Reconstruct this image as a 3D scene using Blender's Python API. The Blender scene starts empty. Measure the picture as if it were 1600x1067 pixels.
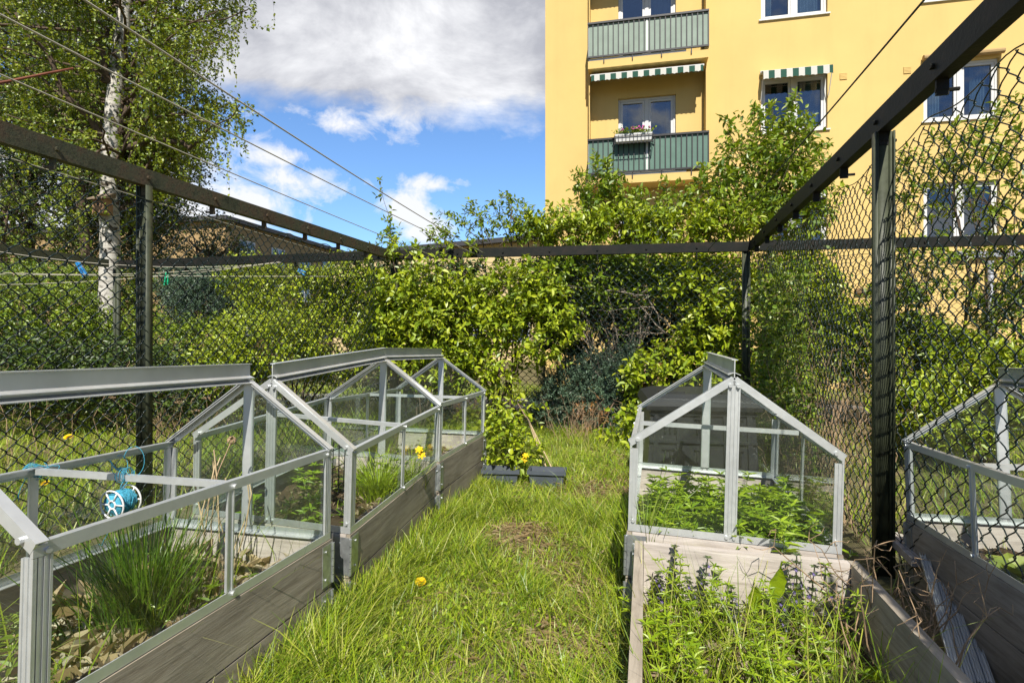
import bpy, math, random
import numpy as np
from mathutils import Vector, Matrix
R = math.radians
rng = np.random.default_rng(7)
random.seed(7)
S = bpy.context.scene
COL = S.collection
F_PX, CX, HZ, EYE = 859.35, 800.0, 528.33, 1.22

def P(px, py, d):
    """a point d metres in front of the camera that the photograph shows at (px, py)"""
    return np.array([(px - CX) / F_PX * d, d, EYE + (HZ - py) / F_PX * d])
def G(px, py, z=0.0):
    d = (EYE - z) * F_PX / (py - HZ)
    return P(px, py, d)

# ------------------------------------------------------------------ materials
class NT:
    def __init__(s, name):
        s.m = bpy.data.materials.new(name); s.m.use_nodes = True
        s.t = s.m.node_tree; s.t.nodes.clear()
        s.out = s.n('ShaderNodeOutputMaterial')
    def n(s, typ, **kw):
        nd = s.t.nodes.new(typ)
        for k, v in kw.items():
            setattr(nd, k, v)
        return nd
    def l(s, a, b): s.t.links.new(a, b)
    def coord(s, scale=(1, 1, 1), kind='Object'):
        tc = s.n('ShaderNodeTexCoord'); mp = s.n('ShaderNodeMapping')
        mp.inputs['Scale'].default_value = scale
        s.l(tc.outputs[kind], mp.inputs['Vector']); return mp.outputs['Vector']
    def noise(s, scale, detail=4, rough=.55, vec=None, dist=0):
        nd = s.n('ShaderNodeTexNoise'); nd.inputs['Scale'].default_value = scale
        nd.inputs['Detail'].default_value = detail; nd.inputs['Roughness'].default_value = rough
        nd.inputs['Distortion'].default_value = dist
        if vec is not None: s.l(vec, nd.inputs['Vector'])
        return nd.outputs['Fac']
    def ramp(s, fac, stops):
        nd = s.n('ShaderNodeValToRGB'); cr = nd.color_ramp
        while len(cr.elements) < len(stops): cr.elements.new(.5)
        for e, (p, c) in zip(cr.elements, stops):
            e.position = p; e.color = (*c, 1) if len(c) == 3 else c
        s.l(fac, nd.inputs['Fac']); return nd.outputs['Color']
    def math(s, op, a, b=None, c=None):
        nd = s.n('ShaderNodeMath', operation=op)
        for i, v in enumerate((a, b, c)):
            if v is None: continue
            if isinstance(v, (int, float)): nd.inputs[i].default_value = v
            else: s.l(v, nd.inputs[i])
        return nd.outputs[0]
    def mix(s, fac, a, b, mode='MIX'):
        nd = s.n('ShaderNodeMix', data_type='RGBA', blend_type=mode)
        for sock, v in ((nd.inputs[0], fac), (nd.inputs[6], a), (nd.inputs[7], b)):
            if isinstance(v, (int, float)): sock.default_value = v
            elif isinstance(v, tuple): sock.default_value = (*v, 1)
            else: s.l(v, sock)
        return nd.outputs[2]
    def bump(s, h, strength=.3, dist=.01):
        nd = s.n('ShaderNodeBump'); nd.inputs['Strength'].default_value = strength
        nd.inputs['Distance'].default_value = dist; s.l(h, nd.inputs['Height']); return nd.outputs['Normal']
    def principled(s, col, rough=.6, metal=0, spec=.5, normal=None):
        b = s.n('ShaderNodeBsdfPrincipled')
        if isinstance(col, tuple): b.inputs['Base Color'].default_value = (*col, 1)
        else: s.l(col, b.inputs['Base Color'])
        if isinstance(rough, (int, float)): b.inputs['Roughness'].default_value = rough
        else: s.l(rough, b.inputs['Roughness'])
        b.inputs['Metallic'].default_value = metal
        b.inputs['Specular IOR Level'].default_value = spec
        if normal is not None: s.l(normal, b.inputs['Normal'])
        s.l(b.outputs[0], s.out.inputs[0]); return b

def plain(name, col, rough=.6, metal=0, spec=.5, var=.25, scale=12, bump=0):
    n = NT(name); f = n.noise(scale, 5, .6, n.coord())
    c = n.ramp(f, [(.25, tuple(x * (1 - var) for x in col)), (.75, tuple(min(1, x * (1 + var)) for x in col))])
    n.principled(c, rough, metal, spec, n.bump(f, bump, .01) if bump else None); return n.m

def sheet_fresnel(n, ior):
    # same reflectance on both faces of a thin sheet
    fr = n.n('ShaderNodeFresnel'); g = n.n('ShaderNodeNewGeometry')
    n.l(n.math('MULTIPLY_ADD', g.outputs['Backfacing'], 1 / ior - ior, ior), fr.inputs['IOR'])
    return fr
def leafmat(name, cols, transl=.4, gloss=.06, rough=.4, hue=None):
    n = NT(name); g = n.n('ShaderNodeNewGeometry')
    k = len(cols)
    c = n.ramp(g.outputs['Random Per Island'], [(i / (k - 1), col) for i, col in enumerate(cols)])
    big = n.noise(1.7, 2, .5, n.coord())
    c = n.mix(n.math('MULTIPLY', big, .28), c, n.mix(1.0, c, (.55, .62, .5), 'MULTIPLY'))
    d = n.n('ShaderNodeBsdfDiffuse'); t = n.n('ShaderNodeBsdfTranslucent'); gl = n.n('ShaderNodeBsdfGlossy')
    gl.inputs['Roughness'].default_value = rough
    n.l(c, d.inputs['Color'])
    n.l(n.mix(1.0, c, (1.25, 1.15, .55), 'MULTIPLY'), t.inputs['Color'])
    m1 = n.n('ShaderNodeMixShader'); m1.inputs[0].default_value = transl * .62
    n.l(d.outputs[0], m1.inputs[1]); n.l(t.outputs[0], m1.inputs[2])
    fr = sheet_fresnel(n, 1.4)
    m2 = n.n('ShaderNodeMixShader')
    n.l(n.math('MULTIPLY', fr.outputs[0], gloss / .04), m2.inputs[0])
    n.l(m1.outputs[0], m2.inputs[1]); n.l(gl.outputs[0], m2.inputs[2])
    n.l(m2.outputs[0], n.out.inputs[0]); return n.m

M = {}
def wood_mat(name, c1, c2, c3, axis='x'):
    n = NT(name)
    v = n.coord((1.2, 14, 14) if axis == 'x' else (14, 1.2, 14))
    f = n.noise(3.2, 8, .65, v, .6); g = n.noise(2.2, 5, .6, n.coord((1, 1, 1.6)))
    fine = n.noise(16, 4, .7, v)
    c = n.ramp(f, [(.28, c1), (.5, c2), (.74, c3)])
    c = n.mix(n.math('MULTIPLY', n.ramp(g, [(.42, (0, 0, 0)), (.7, (1, 1, 1))]), .55), c, tuple(x * .42 for x in c2))
    spots = n.noise(1.1, 2, .5, n.coord((3, 3, 6)))
    c = n.mix(n.ramp(spots, [(.68, (0, 0, 0)), (.72, (.8, .8, .8))]), c, tuple(x * .35 for x in c1))
    h = n.math('ADD', f, n.math('MULTIPLY', fine, .6))
    n.principled(c, .85, 0, .2, n.bump(h, .4, .004)); return n.m
M['wood_x'] = wood_mat('weathered_board_across_lit', (.38, .33, .28), (.60, .535, .47), (.72, .66, .59), 'x')  # end boards face the sun; their lit tone is in the colour
M['wood_y'] = wood_mat('weathered_board_along_shaded', (.26, .215, .16), (.43, .37, .285), (.56, .49, .39), 'y')  # same timber darkened; the shade on side boards is in the colour
M['beam'] = wood_mat('grey_plank', (.13, .10, .07), (.25, .19, .13), (.36, .29, .21), 'y')
def alu():
    n = NT('aluminium'); f = n.noise(5, 5, .6, n.coord((1, 1, 1)))
    f2 = n.noise(40, 3, .6, n.coord())
    c = n.ramp(f, [(.25, (.60, .62, .615)), (.7, (.78, .80, .785))])
    n.principled(c, n.math('ADD', .30, n.math('MULTIPLY', f2, .25)), .6, .5, n.bump(f2, .08, .002)); return n.m
M['alu'] = alu()
M['galv'] = plain('galvanised_steel', (.48, .50, .50), .42, .75, .5, .3, 30)
def glass(name, tint=(.955, .98, .965), dirt=.010, gl=1.0):
    n = NT(name)
    tr = n.n('ShaderNodeBsdfTransparent'); tr.inputs[0].default_value = (*tint, 1)
    gs = n.n('ShaderNodeBsdfGlossy'); gs.inputs['Roughness'].default_value = .02
    df = n.n('ShaderNodeBsdfDiffuse'); df.inputs[0].default_value = (.55, .57, .5, 1)
    fr = sheet_fresnel(n, 1.45)
    m = n.n('ShaderNodeMixShader'); n.l(n.math('MULTIPLY', fr.outputs[0], gl), m.inputs[0])
    n.l(tr.outputs[0], m.inputs[1]); n.l(gs.outputs[0], m.inputs[2])
    f = n.noise(4, 6, .7, n.coord())
    m2 = n.n('ShaderNodeMixShader')
    n.l(n.math('MULTIPLY', n.ramp(f, [(.35, (0, 0, 0)), (.8, (1, 1, 1))]), dirt * 2), m2.inputs[0])
    n.l(m.outputs[0], m2.inputs[1]); n.l(df.outputs[0], m2.inputs[2])
    n.l(m2.outputs[0], n.out.inputs[0]); return n.m
M['glass'] = glass('greenhouse_glass')
M['soil'] = None
def soil_mat(name, stops, sc=9, bump=.8):
    n = NT(name); v = n.coord()
    f = n.noise(sc, 9, .7, v); g = n.noise(sc * 9, 4, .7, v)
    c = n.ramp(f, stops)
    c = n.mix(.35, c, n.ramp(g, [(.3, tuple(x * .4 for x in stops[0][1])), (.7, stops[-1][1])]))
    n.principled(c, .95, 0, .1, n.bump(n.math('ADD', f, n.math('MULTIPLY', g, .4)), bump, .03)); return n.m
M['soil'] = soil_mat('bed_soil', [(.3, (.06, .038, .022)), (.55, (.12, .078, .045)), (.75, (.20, .145, .09))])
M['ground'] = soil_mat('ground_earth', [(.32, (.07, .075, .025)), (.48, (.15, .14, .055)), (.6, (.25, .20, .11)), (.75, (.30, .245, .15))], 2.4)
M['asphalt'] = soil_mat('path_asphalt', [(.3, (.22, .20, .19)), (.7, (.33, .31, .30))], 6, .2)
def rail_mat():
    n = NT('painted_rusty_steel'); v = n.coord()
    f = n.noise(7, 6, .7, v); g = n.noise(45, 3, .7, v)
    c = n.ramp(f, [(.3, (.005, .007, .005)), (.5, (.009, .010, .007)), (.62, (.018, .014, .010)), (.8, (.032, .020, .013))])  # near black: shade on rails facing away is in the colour
    n.principled(c, .6, 0, .25, n.bump(n.math('ADD', f, g), .35, .004)); return n.m
M['rail'] = rail_mat()
def rust_rail():
    n = NT('lit_green_rusty_steel'); v = n.coord()
    f = n.noise(5, 7, .75, v); g = n.noise(60, 4, .75, v)
    c = n.ramp(f, [(.3, (.03, .04, .022)), (.45, (.075, .078, .045)), (.58, (.10, .07, .042)), (.75, (.06, .035, .022))])  # rust and green, lightened to put the grazing sun in the colour
    c = n.mix(n.ramp(g, [(.5, (0, 0, 0)), (.68, (.8, .8, .8))]), c, (.02, .016, .012))
    n.principled(c, .75, 0, .35, n.bump(n.math('ADD', f, g), .6, .006)); return n.m
M['rustrail'] = rust_rail()
M['post'] = plain('green_painted_steel', (.05, .058, .032), .5, 0, .5, .45, 14, .2)
M['wire'] = plain('green_coated_wire', (.005, .017, .015), .35, 0, .55, .2, 20)
M['line'] = plain('clothesline_cord', (.50, .46, .36), .6, 0, .3, .1, 30)
M['darkline'] = plain('dark_cord', (.06, .06, .055), .6)
M['rod'] = plain('rusty_rod', (.20, .065, .035), .7, 0, .3, .3, 20)
M['blue'] = plain('blue_plastic', (.02, .22, .55), .4, 0, .5, .1)
M['greenp'] = plain('green_plastic', (.01, .38, .18), .4, 0, .5, .1)
M['twine'] = plain('blue_twine', (.07, .36, .50), .6, 0, .3, .35, 150)
M['whitep'] = plain('white_plastic', (.78, .78, .76), .4, 0, .5, .05)
M['bin'] = plain('dark_grey_plastic', (.021, .022, .024), .45, 0, .5, .3, 8)
M['planter'] = plain('slate_plastic', (.085, .10, .12), .5, 0, .5, .15, 9)
M['blackm'] = plain('black_metal', (.012, .012, .013), .5, 0, .5, .2)
M['bark'] = soil_mat('twig_bark', [(.3, (.07, .05, .035)), (.7, (.20, .15, .11))], 12, .5)
M['palebark'] = soil_mat('pale_twig_bark', [(.3, (.20, .16, .12)), (.7, (.42, .36, .29))], 12, .5)
M['deadtwig'] = plain('dry_stem', (.36, .25, .15), .9, 0, .1, .4, 9)
M['straw'] = leafmat('dry_straw', [(.28, .19, .09), (.42, .31, .16), (.5, .40, .24)], .2, .02)
M['litter'] = leafmat('dry_leaf', [(.22, .15, .09), (.36, .28, .18), (.48, .40, .30)], .15, .02)
M['palelitter'] = leafmat('pale_dry_leaf', [(.34, .26, .17), (.52, .43, .30), (.66, .58, .44)], .15, .02)
M['cane'] = plain('bamboo_cane', (.55, .42, .24), .6, 0, .3, .2, 20)
def birch():
    n = NT('birch_bark')
    f = n.noise(3.0, 6, .7, n.coord((1.5, 1.5, 1.2)), 1.0); g = n.noise(3.6, 4, .6, n.coord((1.2, 1.2, 8)))
    c = n.ramp(g, [(.34, (.10, .085, .07)), (.42, (.52, .49, .43)), (.8, (.72, .69, .62))])
    c = n.mix(n.ramp(f, [(.53, (0, 0, 0)), (.60, (1, 1, 1))]), c, (.065, .052, .034))
    n.principled(c, .8, 0, .2, n.bump(n.math('ADD', f, g), .6, .02)); return n.m
M['birch'] = birch()
M['boxwood'] = plain('nest_box_wood', (.36, .22, .13), .8, 0, .2, .3, 8)
# foliage
M['lf_bright'] = leafmat('bright_leaf', [(.16, .25, .008), (.30, .41, .012), (.43, .52, .016), (.54, .60, .028)], .45)
M['lf_mid'] = leafmat('mid_leaf', [(.09, .17, .008), (.17, .28, .010), (.27, .37, .014), (.37, .45, .022)], .45)
M['lf_lilac'] = leafmat('lilac_leaf', [(.10, .19, .010), (.19, .30, .012), (.29, .39, .016), (.38, .46, .028)], .5, .06)
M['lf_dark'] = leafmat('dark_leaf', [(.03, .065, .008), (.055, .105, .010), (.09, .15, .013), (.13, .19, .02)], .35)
M['lf_birch'] = leafmat('birch_leaf', [(.10, .17, .010), (.18, .26, .013), (.28, .35, .018), (.38, .41, .03)], .5, .05)
M['lf_yew'] = leafmat('needle', [(.055, .105, .06), (.10, .17, .10), (.16, .24, .15)], .15, .05)
M['lf_weed'] = leafmat('weed_leaf', [(.20, .33, .010), (.32, .46, .015), (.44, .56, .025)], .42)
M['lf_orange'] = leafmat('withered_leaf', [(.25, .11, .03), (.36, .17, .05), (.30, .20, .08)], .3)
M['lf_lettuce'] = leafmat('lettuce_leaf', [(.25, .33, .04), (.36, .42, .06)], .5)
M['chive'] = leafmat('chive_blade', [(.06, .14, .008), (.12, .23, .010), (.20, .31, .015)], .3, .08)
M['grass'] = leafmat('grass_blade', [(.09, .18, .008), (.19, .31, .010), (.31, .43, .014), (.42, .49, .028), (.52, .49, .14)], .45, .05)
M['yellow'] = plain('yellow_petal', (.85, .55, .01), .6, 0, .2, .1)
M['purple'] = plain('violet_petal', (.24, .17, .46), .6, 0, .2, .2)
M['pink'] = plain('pink_petal', (.62, .10, .38), .6, 0, .2, .4, 40)
# building
def plaster(name, col, var=.05):
    n = NT(name); v = n.coord()
    f = n.noise(.8, 6, .6, v); g = n.noise(90, 3, .6, v); st = n.noise(2.2, 4, .6, n.coord((1, 1, .12)))
    c = n.ramp(f, [(.3, tuple(x * (1 - var) for x in col)), (.7, tuple(min(1, x * (1 + var)) for x in col))])
    c = n.mix(n.math('MULTIPLY', n.ramp(st, [(.5, (0, 0, 0)), (.75, (1, 1, 1))]), .22), c, tuple(x * .72 for x in col))
    n.principled(c, .9, 0, .2, n.bump(g, .25, .004)); return n.m
M['yellowwall'] = plaster('yellow_plaster', (.715, .508, .192))
M['beige'] = plaster('beige_plaster', (.42, .29, .14))
M['cream'] = plaster('cream_plaster', (.72, .56, .30))
M['whitepaint'] = plain('white_paint', (.66, .66, .645), .5, 0, .4, .06, 5)
M['roof'] = plain('dark_roof', (.06, .06, .065), .7, 0, .3, .2, 3)
M['pane'] = None
def pane_mat():
    n = NT('window_glass')
    tr = n.n('ShaderNodeBsdfTransparent'); tr.inputs[0].default_value = (.62, .68, .70, 1)
    gs = n.n('ShaderNodeBsdfGlossy'); gs.inputs['Roughness'].default_value = .01
    fr = sheet_fresnel(n, 2.1)
    m = n.n('ShaderNodeMixShader'); n.l(n.math('ADD', n.math('MULTIPLY', fr.outputs[0], 1.25), .03), m.inputs[0])
    n.l(tr.outputs[0], m.inputs[1]); n.l(gs.outputs[0], m.inputs[2]); n.l(m.outputs[0], n.out.inputs[0]); return n.m
M['pane'] = pane_mat()
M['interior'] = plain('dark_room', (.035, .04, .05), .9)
M['curtain'] = plain('pale_blue_curtain', (.46, .54, .62), .9, 0, .1, .2, 6)
M['panel_pale'] = plain('pale_green_panel', (.255, .32, .265), .6, 0, .3, .12, 4)
M['panel_green'] = plain('green_panel', (.115, .20, .16), .6, 0, .3, .12, 4)
M['brown'] = plain('plain_brown', (.20, .12, .05), .8)
M['greypipe'] = plain('grey_zinc', (.33, .34, .37), .5, .2, .5, .1)
M['redpaint'] = plain('faded_red_paint', (.42, .075, .03), .6, 0, .3, .25, 6)
def awning_mat():
    n = NT('green_white_awning'); tc = n.n('ShaderNodeTexCoord'); sp = n.n('ShaderNodeSeparateXYZ')
    n.l(tc.outputs['Object'], sp.inputs[0])
    f = n.math('FRACT', n.math('MULTIPLY', sp.outputs[0], 1 / .255))
    c = n.mix(n.math('GREATER_THAN', f, .5), (.58, .57, .52), (.035, .095, .07))
    n.principled(c, .85, 0, .1); return n.m
M['awning'] = awning_mat()

# ------------------------------------------------------------------ mesh helpers
def tag(o, label=None, cat=None, group=None, kind=None):
    if label: o['label'] = label
    if cat: o['category'] = cat
    if group: o['group'] = group
    if kind: o['kind'] = kind
    return o
WM = {}      # world matrices of the empties (kept by hand so no depsgraph update is needed)
def empty(name, loc, rot=None, label=None, cat=None, group=None):
    o = bpy.data.objects.new(name, None); COL.objects.link(o); o.empty_display_size = .1
    m = Matrix.Translation(Vector([float(v) for v in loc]))
    if rot is not None: m = m @ rot.to_4x4()
    o.matrix_world = m; WM[o.name] = m
    return tag(o, label, cat, group)
def raw_mesh(name, V, T, mat, smooth=False, quads=None):
    V = np.asarray(V, np.float32).reshape(-1, 3)
    me = bpy.data.meshes.new(name)
    me.vertices.add(len(V)); me.vertices.foreach_set('co', V.ravel())
    fl = []; st = []; tot = []
    n0 = 0
    for F, k in ((T, 3), (quads, 4)):
        if F is None or len(F) == 0: continue
        F = np.asarray(F, np.int32).reshape(-1, k)
        fl.append(F.ravel()); st.append(n0 + np.arange(len(F)) * k); tot.append(np.full(len(F), k)); n0 += F.size
    fl = np.concatenate(fl); st = np.concatenate(st); tot = np.concatenate(tot)
    me.loops.add(len(fl)); me.loops.foreach_set('vertex_index', fl.astype(np.int32))
    me.polygons.add(len(st)); me.polygons.foreach_set('loop_start', st.astype(np.int32))
    me.polygons.foreach_set('use_smooth', np.full(len(st), bool(smooth)))
    me.update(calc_edges=True)
    me.materials.append(mat)
    return me
def link(name, me, parent=None):
    o = bpy.data.objects.new(name, me); COL.objects.link(o)
    if parent is not None: o.parent = parent
    return o
def w2l(V, parent):
    if parent is None: return V
    top = parent
    while top.parent is not None: top = top.parent
    if top.name not in WM: return V
    m = np.array(WM[top.name].inverted())
    V = np.asarray(V, float).reshape(-1, 3)
    return V @ m[:3, :3].T + m[:3, 3]

class MB:
    """collects boxes, bars, tubes and sheets in one mesh"""
    def __init__(s): s.v = []; s.q = []; s.t = []; s.n = 0
    def add(s, V, quads=None, tris=None):
        V = np.asarray(V, float).reshape(-1, 3)
        if quads is not None and len(quads): s.q.append(np.asarray(quads).reshape(-1, 4) + s.n)
        if tris is not None and len(tris): s.t.append(np.asarray(tris).reshape(-1, 3) + s.n)
        s.v.append(V); s.n += len(V); return s
    BQ = [(0, 3, 2, 1), (4, 5, 6, 7), (0, 1, 5, 4), (1, 2, 6, 5), (2, 3, 7, 6), (3, 0, 4, 7)]
    def box(s, a, b):
        (x0, y0, z0), (x1, y1, z1) = a, b
        return s.add([(x0, y0, z0), (x1, y0, z0), (x1, y1, z0), (x0, y1, z0), (x0, y0, z1), (x1, y0, z1), (x1, y1, z1), (x0, y1, z1)], s.BQ)
    def bar(s, a, b, w, h, up=(0, 0, 1), w2=None, h2=None):
        """rectangular bar from a to b; w across, h along up"""
        a = np.array(a, float); b = np.array(b, float); d = b - a; d /= np.linalg.norm(d)
        u = np.array(up, float); x = np.cross(d, u)
        if np.linalg.norm(x) < 1e-6: x = np.cross(d, (1, 0, 0))
        x /= np.linalg.norm(x); u = np.cross(x, d)
        w2 = w if w2 is None else w2; h2 = h if h2 is None else h2
        V = [p + x * sx * ww / 2 + u * sz * hh / 2 for p, ww, hh in ((a, w, h), (b, w2, h2)) for sx, sz in ((-1, -1), (1, -1), (1, 1), (-1, 1))]
        return s.add(V, s.BQ)
    def prism(s, prof, a, b, xa, ya):
        """profile (2-d, convex pieces not needed) swept from a to b"""
        a = np.array(a, float); b = np.array(b, float); xa = np.array(xa, float); ya = np.array(ya, float)
        n = len(prof)
        V = [p + xa * u + ya * v for p in (a, b) for u, v in prof]
        Q = [(i, (i + 1) % n, n + (i + 1) % n, n + i) for i in range(n)]
        return s.add(V, Q)
    def tube(s, pts, r, k=6, cap=True):
        pts = np.asarray(pts, float); n = len(pts)
        r = np.broadcast_to(np.asarray(r, float), (n,))
        t = np.gradient(pts, axis=0); t /= np.linalg.norm(t, axis=1)[:, None] + 1e-12
        ref = np.array([0.31, .17, .93]) if abs(t[0, 2]) < .8 else np.array([.9, .3, .1])
        V = []
        for i in range(n):
            x = np.cross(t[i], ref); x /= np.linalg.norm(x); y = np.cross(t[i], x)
            for j in range(k):
                a = 2 * math.pi * j / k
                V.append(pts[i] + r[i] * (math.cos(a) * x + math.sin(a) * y))
        Q = [(i * k + j, i * k + (j + 1) % k, (i + 1) * k + (j + 1) % k, (i + 1) * k + j) for i in range(n - 1) for j in range(k)]
        T = []
        if cap and k > 3:
            T = [(0, j + 1, j) for j in range(1, k - 1)] + [((n - 1) * k, (n - 1) * k + j, (n - 1) * k + j + 1) for j in range(1, k - 1)]
        return s.add(V, Q, T)
    def disc(s, c, nrm, r, k=12, th=.004):
        nrm = np.array(nrm, float); nrm /= np.linalg.norm(nrm); c = np.array(c, float)
        return s.tube([c - nrm * th / 2, c + nrm * th / 2], r, k)
    def build(s, name, mat, parent=None, smooth=False, world=False):
        V = np.concatenate(s.v)
        if world: V = w2l(V, parent)
        me = raw_mesh(name, V, np.concatenate(s.t) if s.t else None, mat, smooth, np.concatenate(s.q) if s.q else None)
        return link(name, me, parent)

def unit(v): return v / (np.linalg.norm(v, axis=-1, keepdims=True) + 1e-12)
def leaf_geo(Pb, D, Nn, L, W, fold=.18, droop=.15):
    """six-sided leaves, folded along the midrib: base, tip and two points on each edge"""
    n = len(Pb); D = unit(D); X = unit(np.cross(D, Nn)); N2 = np.cross(X, D)
    L = np.broadcast_to(L, (n,))[:, None]; W = np.broadcast_to(W, (n,))[:, None]
    def pt(a, b, c): return Pb + D * (L * a) + X * (W * b) + N2 * (c * L)
    V = np.stack([pt(0, 0, 0), pt(.30, -.46, fold * .5), pt(.66, -.36, fold * .4 - droop * .4), pt(1, 0, -droop),
                  pt(.66, .36, fold * .4 - droop * .4), pt(.30, .46, fold * .5)], 1)
    base = np.arange(n)[:, None] * 6
    T = (base[:, None, :] + np.array([[0, 2, 1], [0, 3, 2], [0, 4, 3], [0, 5, 4]])[None]).reshape(-1, 3)
    return V.reshape(-1, 3), T
def leaf4_geo(Pb, D, Nn, L, W, fold=.2):
    n = len(Pb); D = unit(D); X = unit(np.cross(D, Nn)); N2 = np.cross(X, D)
    L = np.broadcast_to(L, (n,))[:, None]; W = np.broadcast_to(W, (n,))[:, None]
    V = np.stack([Pb, Pb + D * L * .45 - X * W * .5 + N2 * L * fold * .5, Pb + D * L, Pb + D * L * .45 + X * W * .5 + N2 * L * fold * .5], 1)
    base = np.arange(n)[:, None] * 4
    T = (base[:, None, :] + np.array([[0, 2, 1], [0, 3, 2]])[None]).reshape(-1, 3)
    return V.reshape(-1, 3), T
def rdir(n): return unit(rng.normal(size=(n, 3)))
class Foliage:
    def __init__(s): s.v = []; s.t = []; s.n = 0; s.tw = MB(); s.tv = []; s.tq = []; s.tn = 0
    def add(s, V, T): s.v.append(V); s.t.append(T + s.n); s.n += len(V)
    def strands(s, PTS, r):
        """thin three-sided twigs: PTS (n, m, 3), r (m,)"""
        n, m, _ = PTS.shape
        t = unit(np.gradient(PTS, axis=1)); x = unit(np.cross(t, np.array([.37, .21, .9]))); y = np.cross(t, x)
        r = np.asarray(r)[None, :, None]
        ring = [PTS + r * (math.cos(a) * x + math.sin(a) * y) for a in (0, 2.094, 4.189)]
        V = np.stack(ring, 2).reshape(-1, 3)
        i = np.arange(n)[:, None, None] * m * 3 + np.arange(m - 1)[None, :, None] * 3
        j = np.arange(3)[None, None, :]; j2 = (j + 1) % 3
        Q = np.stack([i + j, i + j2, i + 3 + j2, i + 3 + j], -1).reshape(-1, 4)
        s.tv.append(V); s.tq.append(Q + s.tn); s.tn += len(V)
    def twigs(s, A, D, tl, nl, L, W, bend=.25, r=.0022, six=True, spread=.9, shape=None):
        """leafy twigs from anchors A in directions D, tl long, nl leaves each"""
        n = len(A); D = unit(D); tl = np.broadcast_to(tl, (n,))
        m = 4; tt = np.linspace(0, 1, m)
        B = unit(D + rng.normal(size=(n, 3)) * .35 + np.array([0, 0, -bend]))
        PTS = A[:, None] + (D[:, None] * tt[None, :, None] * .75 + B[:, None] * (tt ** 2)[None, :, None] * .25) * tl[:, None, None]
        s.strands(PTS, np.linspace(r, r * .4, m))
        u = (np.arange(nl) + .6) / nl
        u = np.clip(u[None] + rng.uniform(-.5, .5, (n, nl)) / nl, .03, 1)
        LP = A[:, None] + (D[:, None] * u[..., None] * .75 + B[:, None] * (u ** 2)[..., None] * .25) * tl[:, None, None]
        side = unit(np.cross(D, rdir(n)))
        side2 = np.cross(D, side)
        ph = np.arange(nl) * 2.4 + rng.uniform(0, 6, (n, 1))
        rad = side[:, None] * np.cos(ph)[..., None] + side2[:, None] * np.sin(ph)[..., None]
        LD = unit(rad * spread + D[:, None] * .55 + rng.normal(size=(n, nl, 3)) * .25 + np.array([0, 0, .05]))
        N = unit(np.array([0, -.25, 1.0]) + rng.normal(size=(n, nl, 3)) * .45)
        k = n * nl
        LL = (L * rng.uniform(.6, 1.25, k)); WW = (W * rng.uniform(.75, 1.2, k)) * LL / L
        f = leaf_geo if six else leaf4_geo
        s.add(*f(LP.reshape(-1, 3), LD.reshape(-1, 3), N.reshape(-1, 3), LL, WW))
    def build(s, parent, leafm, twigm, fname='foliage'):
        V = np.concatenate(s.v); T = np.concatenate(s.t); Qd = None
        if s.tv:
            Qd = np.concatenate(s.tq) + len(V); V = np.concatenate([V] + s.tv)
        me = raw_mesh(fname, w2l(V, parent), T, leafm, False, Qd)
        if Qd is not None:
            me.materials.append(twigm)
            me.polygons.foreach_set('material_index', np.concatenate([np.zeros(len(T), np.int32), np.ones(len(Qd), np.int32)]))
        return link(fname, me, parent)

def blob_anchors(c, r, n, gap=.35, shell=.5):
    """anchor points through an uneven crown volume with gaps, and their outward directions"""
    c = np.array(c, float); r = np.array(r, float)
    out = []; tot = 0
    ph = rng.uniform(0, 6, (4, 3)); fr = rng.uniform(2.0, 4.5, (4, 3))
    while tot < n:
        d = rdir(n * 2); rad = rng.uniform(shell ** 3, 1, (n * 2, 1)) ** (1 / 3)
        p = d * rad
        g = sum(np.sin(p[:, 0] * f[0] * 2 + q[0]) * np.sin(p[:, 1] * f[1] * 2 + q[1]) * np.sin(p[:, 2] * f[2] * 2 + q[2]) for f, q in zip(fr, ph))
        lump = 1 + .22 * np.sin(d[:, 0] * 5 + ph[0, 0]) * np.sin(d[:, 2] * 5 + ph[0, 1]) + .12 * np.sin(d[:, 0] * 11 + ph[1, 0]) * np.sin(d[:, 2] * 9 + ph[1, 2])
        k = g > (gap - .8)
        out.append(np.concatenate([c + p[k] * r * lump[k, None], d[k]], 1)); tot += k.sum()
    o = np.concatenate(out)[:n]
    return o[:, :3], o[:, 3:]
def branch_path(a, b, m=7, wob=.08, sag=0):
    a = np.array(a, float); b = np.array(b, float); t = np.linspace(0, 1, m)[:, None]
    L = np.linalg.norm(b - a)
    p = a + (b - a) * t + np.cumsum(rng.normal(size=(m, 3)), 0) * wob * L / m * np.sin(t * math.pi) ** .5
    p[:, 2] += sag * L * np.sin(t[:, 0] * math.pi)
    return p
def fray(mb, a, b, r0, r1, m=7, wob=.25, k=6):
    mb.tube(branch_path(a, b, m, wob), np.linspace(r0, r1, m), k)

# ------------------------------------------------------------------ camera, sun, sky
cam = bpy.data.cameras.new('camera'); co = bpy.data.objects.new('camera', cam); COL.objects.link(co)
co.location = (0, 0, EYE); co.rotation_euler = (R(90), 0, 0)
cam.sensor_width = 36; cam.lens = 36 * F_PX / 1600; cam.shift_y = -5.2 / 1600
cam.clip_start = .05; cam.clip_end = 800
S.camera = co
SUN_EL, SUN_AZ = R(47), math.atan2(-.05, -1.0)          # azimuth from +Y towards +X
sdir = Vector((math.sin(SUN_AZ) * math.cos(SUN_EL), math.cos(SUN_AZ) * math.cos(SUN_EL), math.sin(SUN_EL)))
sl = bpy.data.lights.new('sun', 'SUN'); sl.energy = 5.0; sl.angle = R(.5); sl.color = (1, .95, .86)
so = bpy.data.objects.new('sun', sl); COL.objects.link(so); so.location = (0, -5, 12)
so.rotation_euler = sdir.to_track_quat('Z', 'Y').to_euler()
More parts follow.
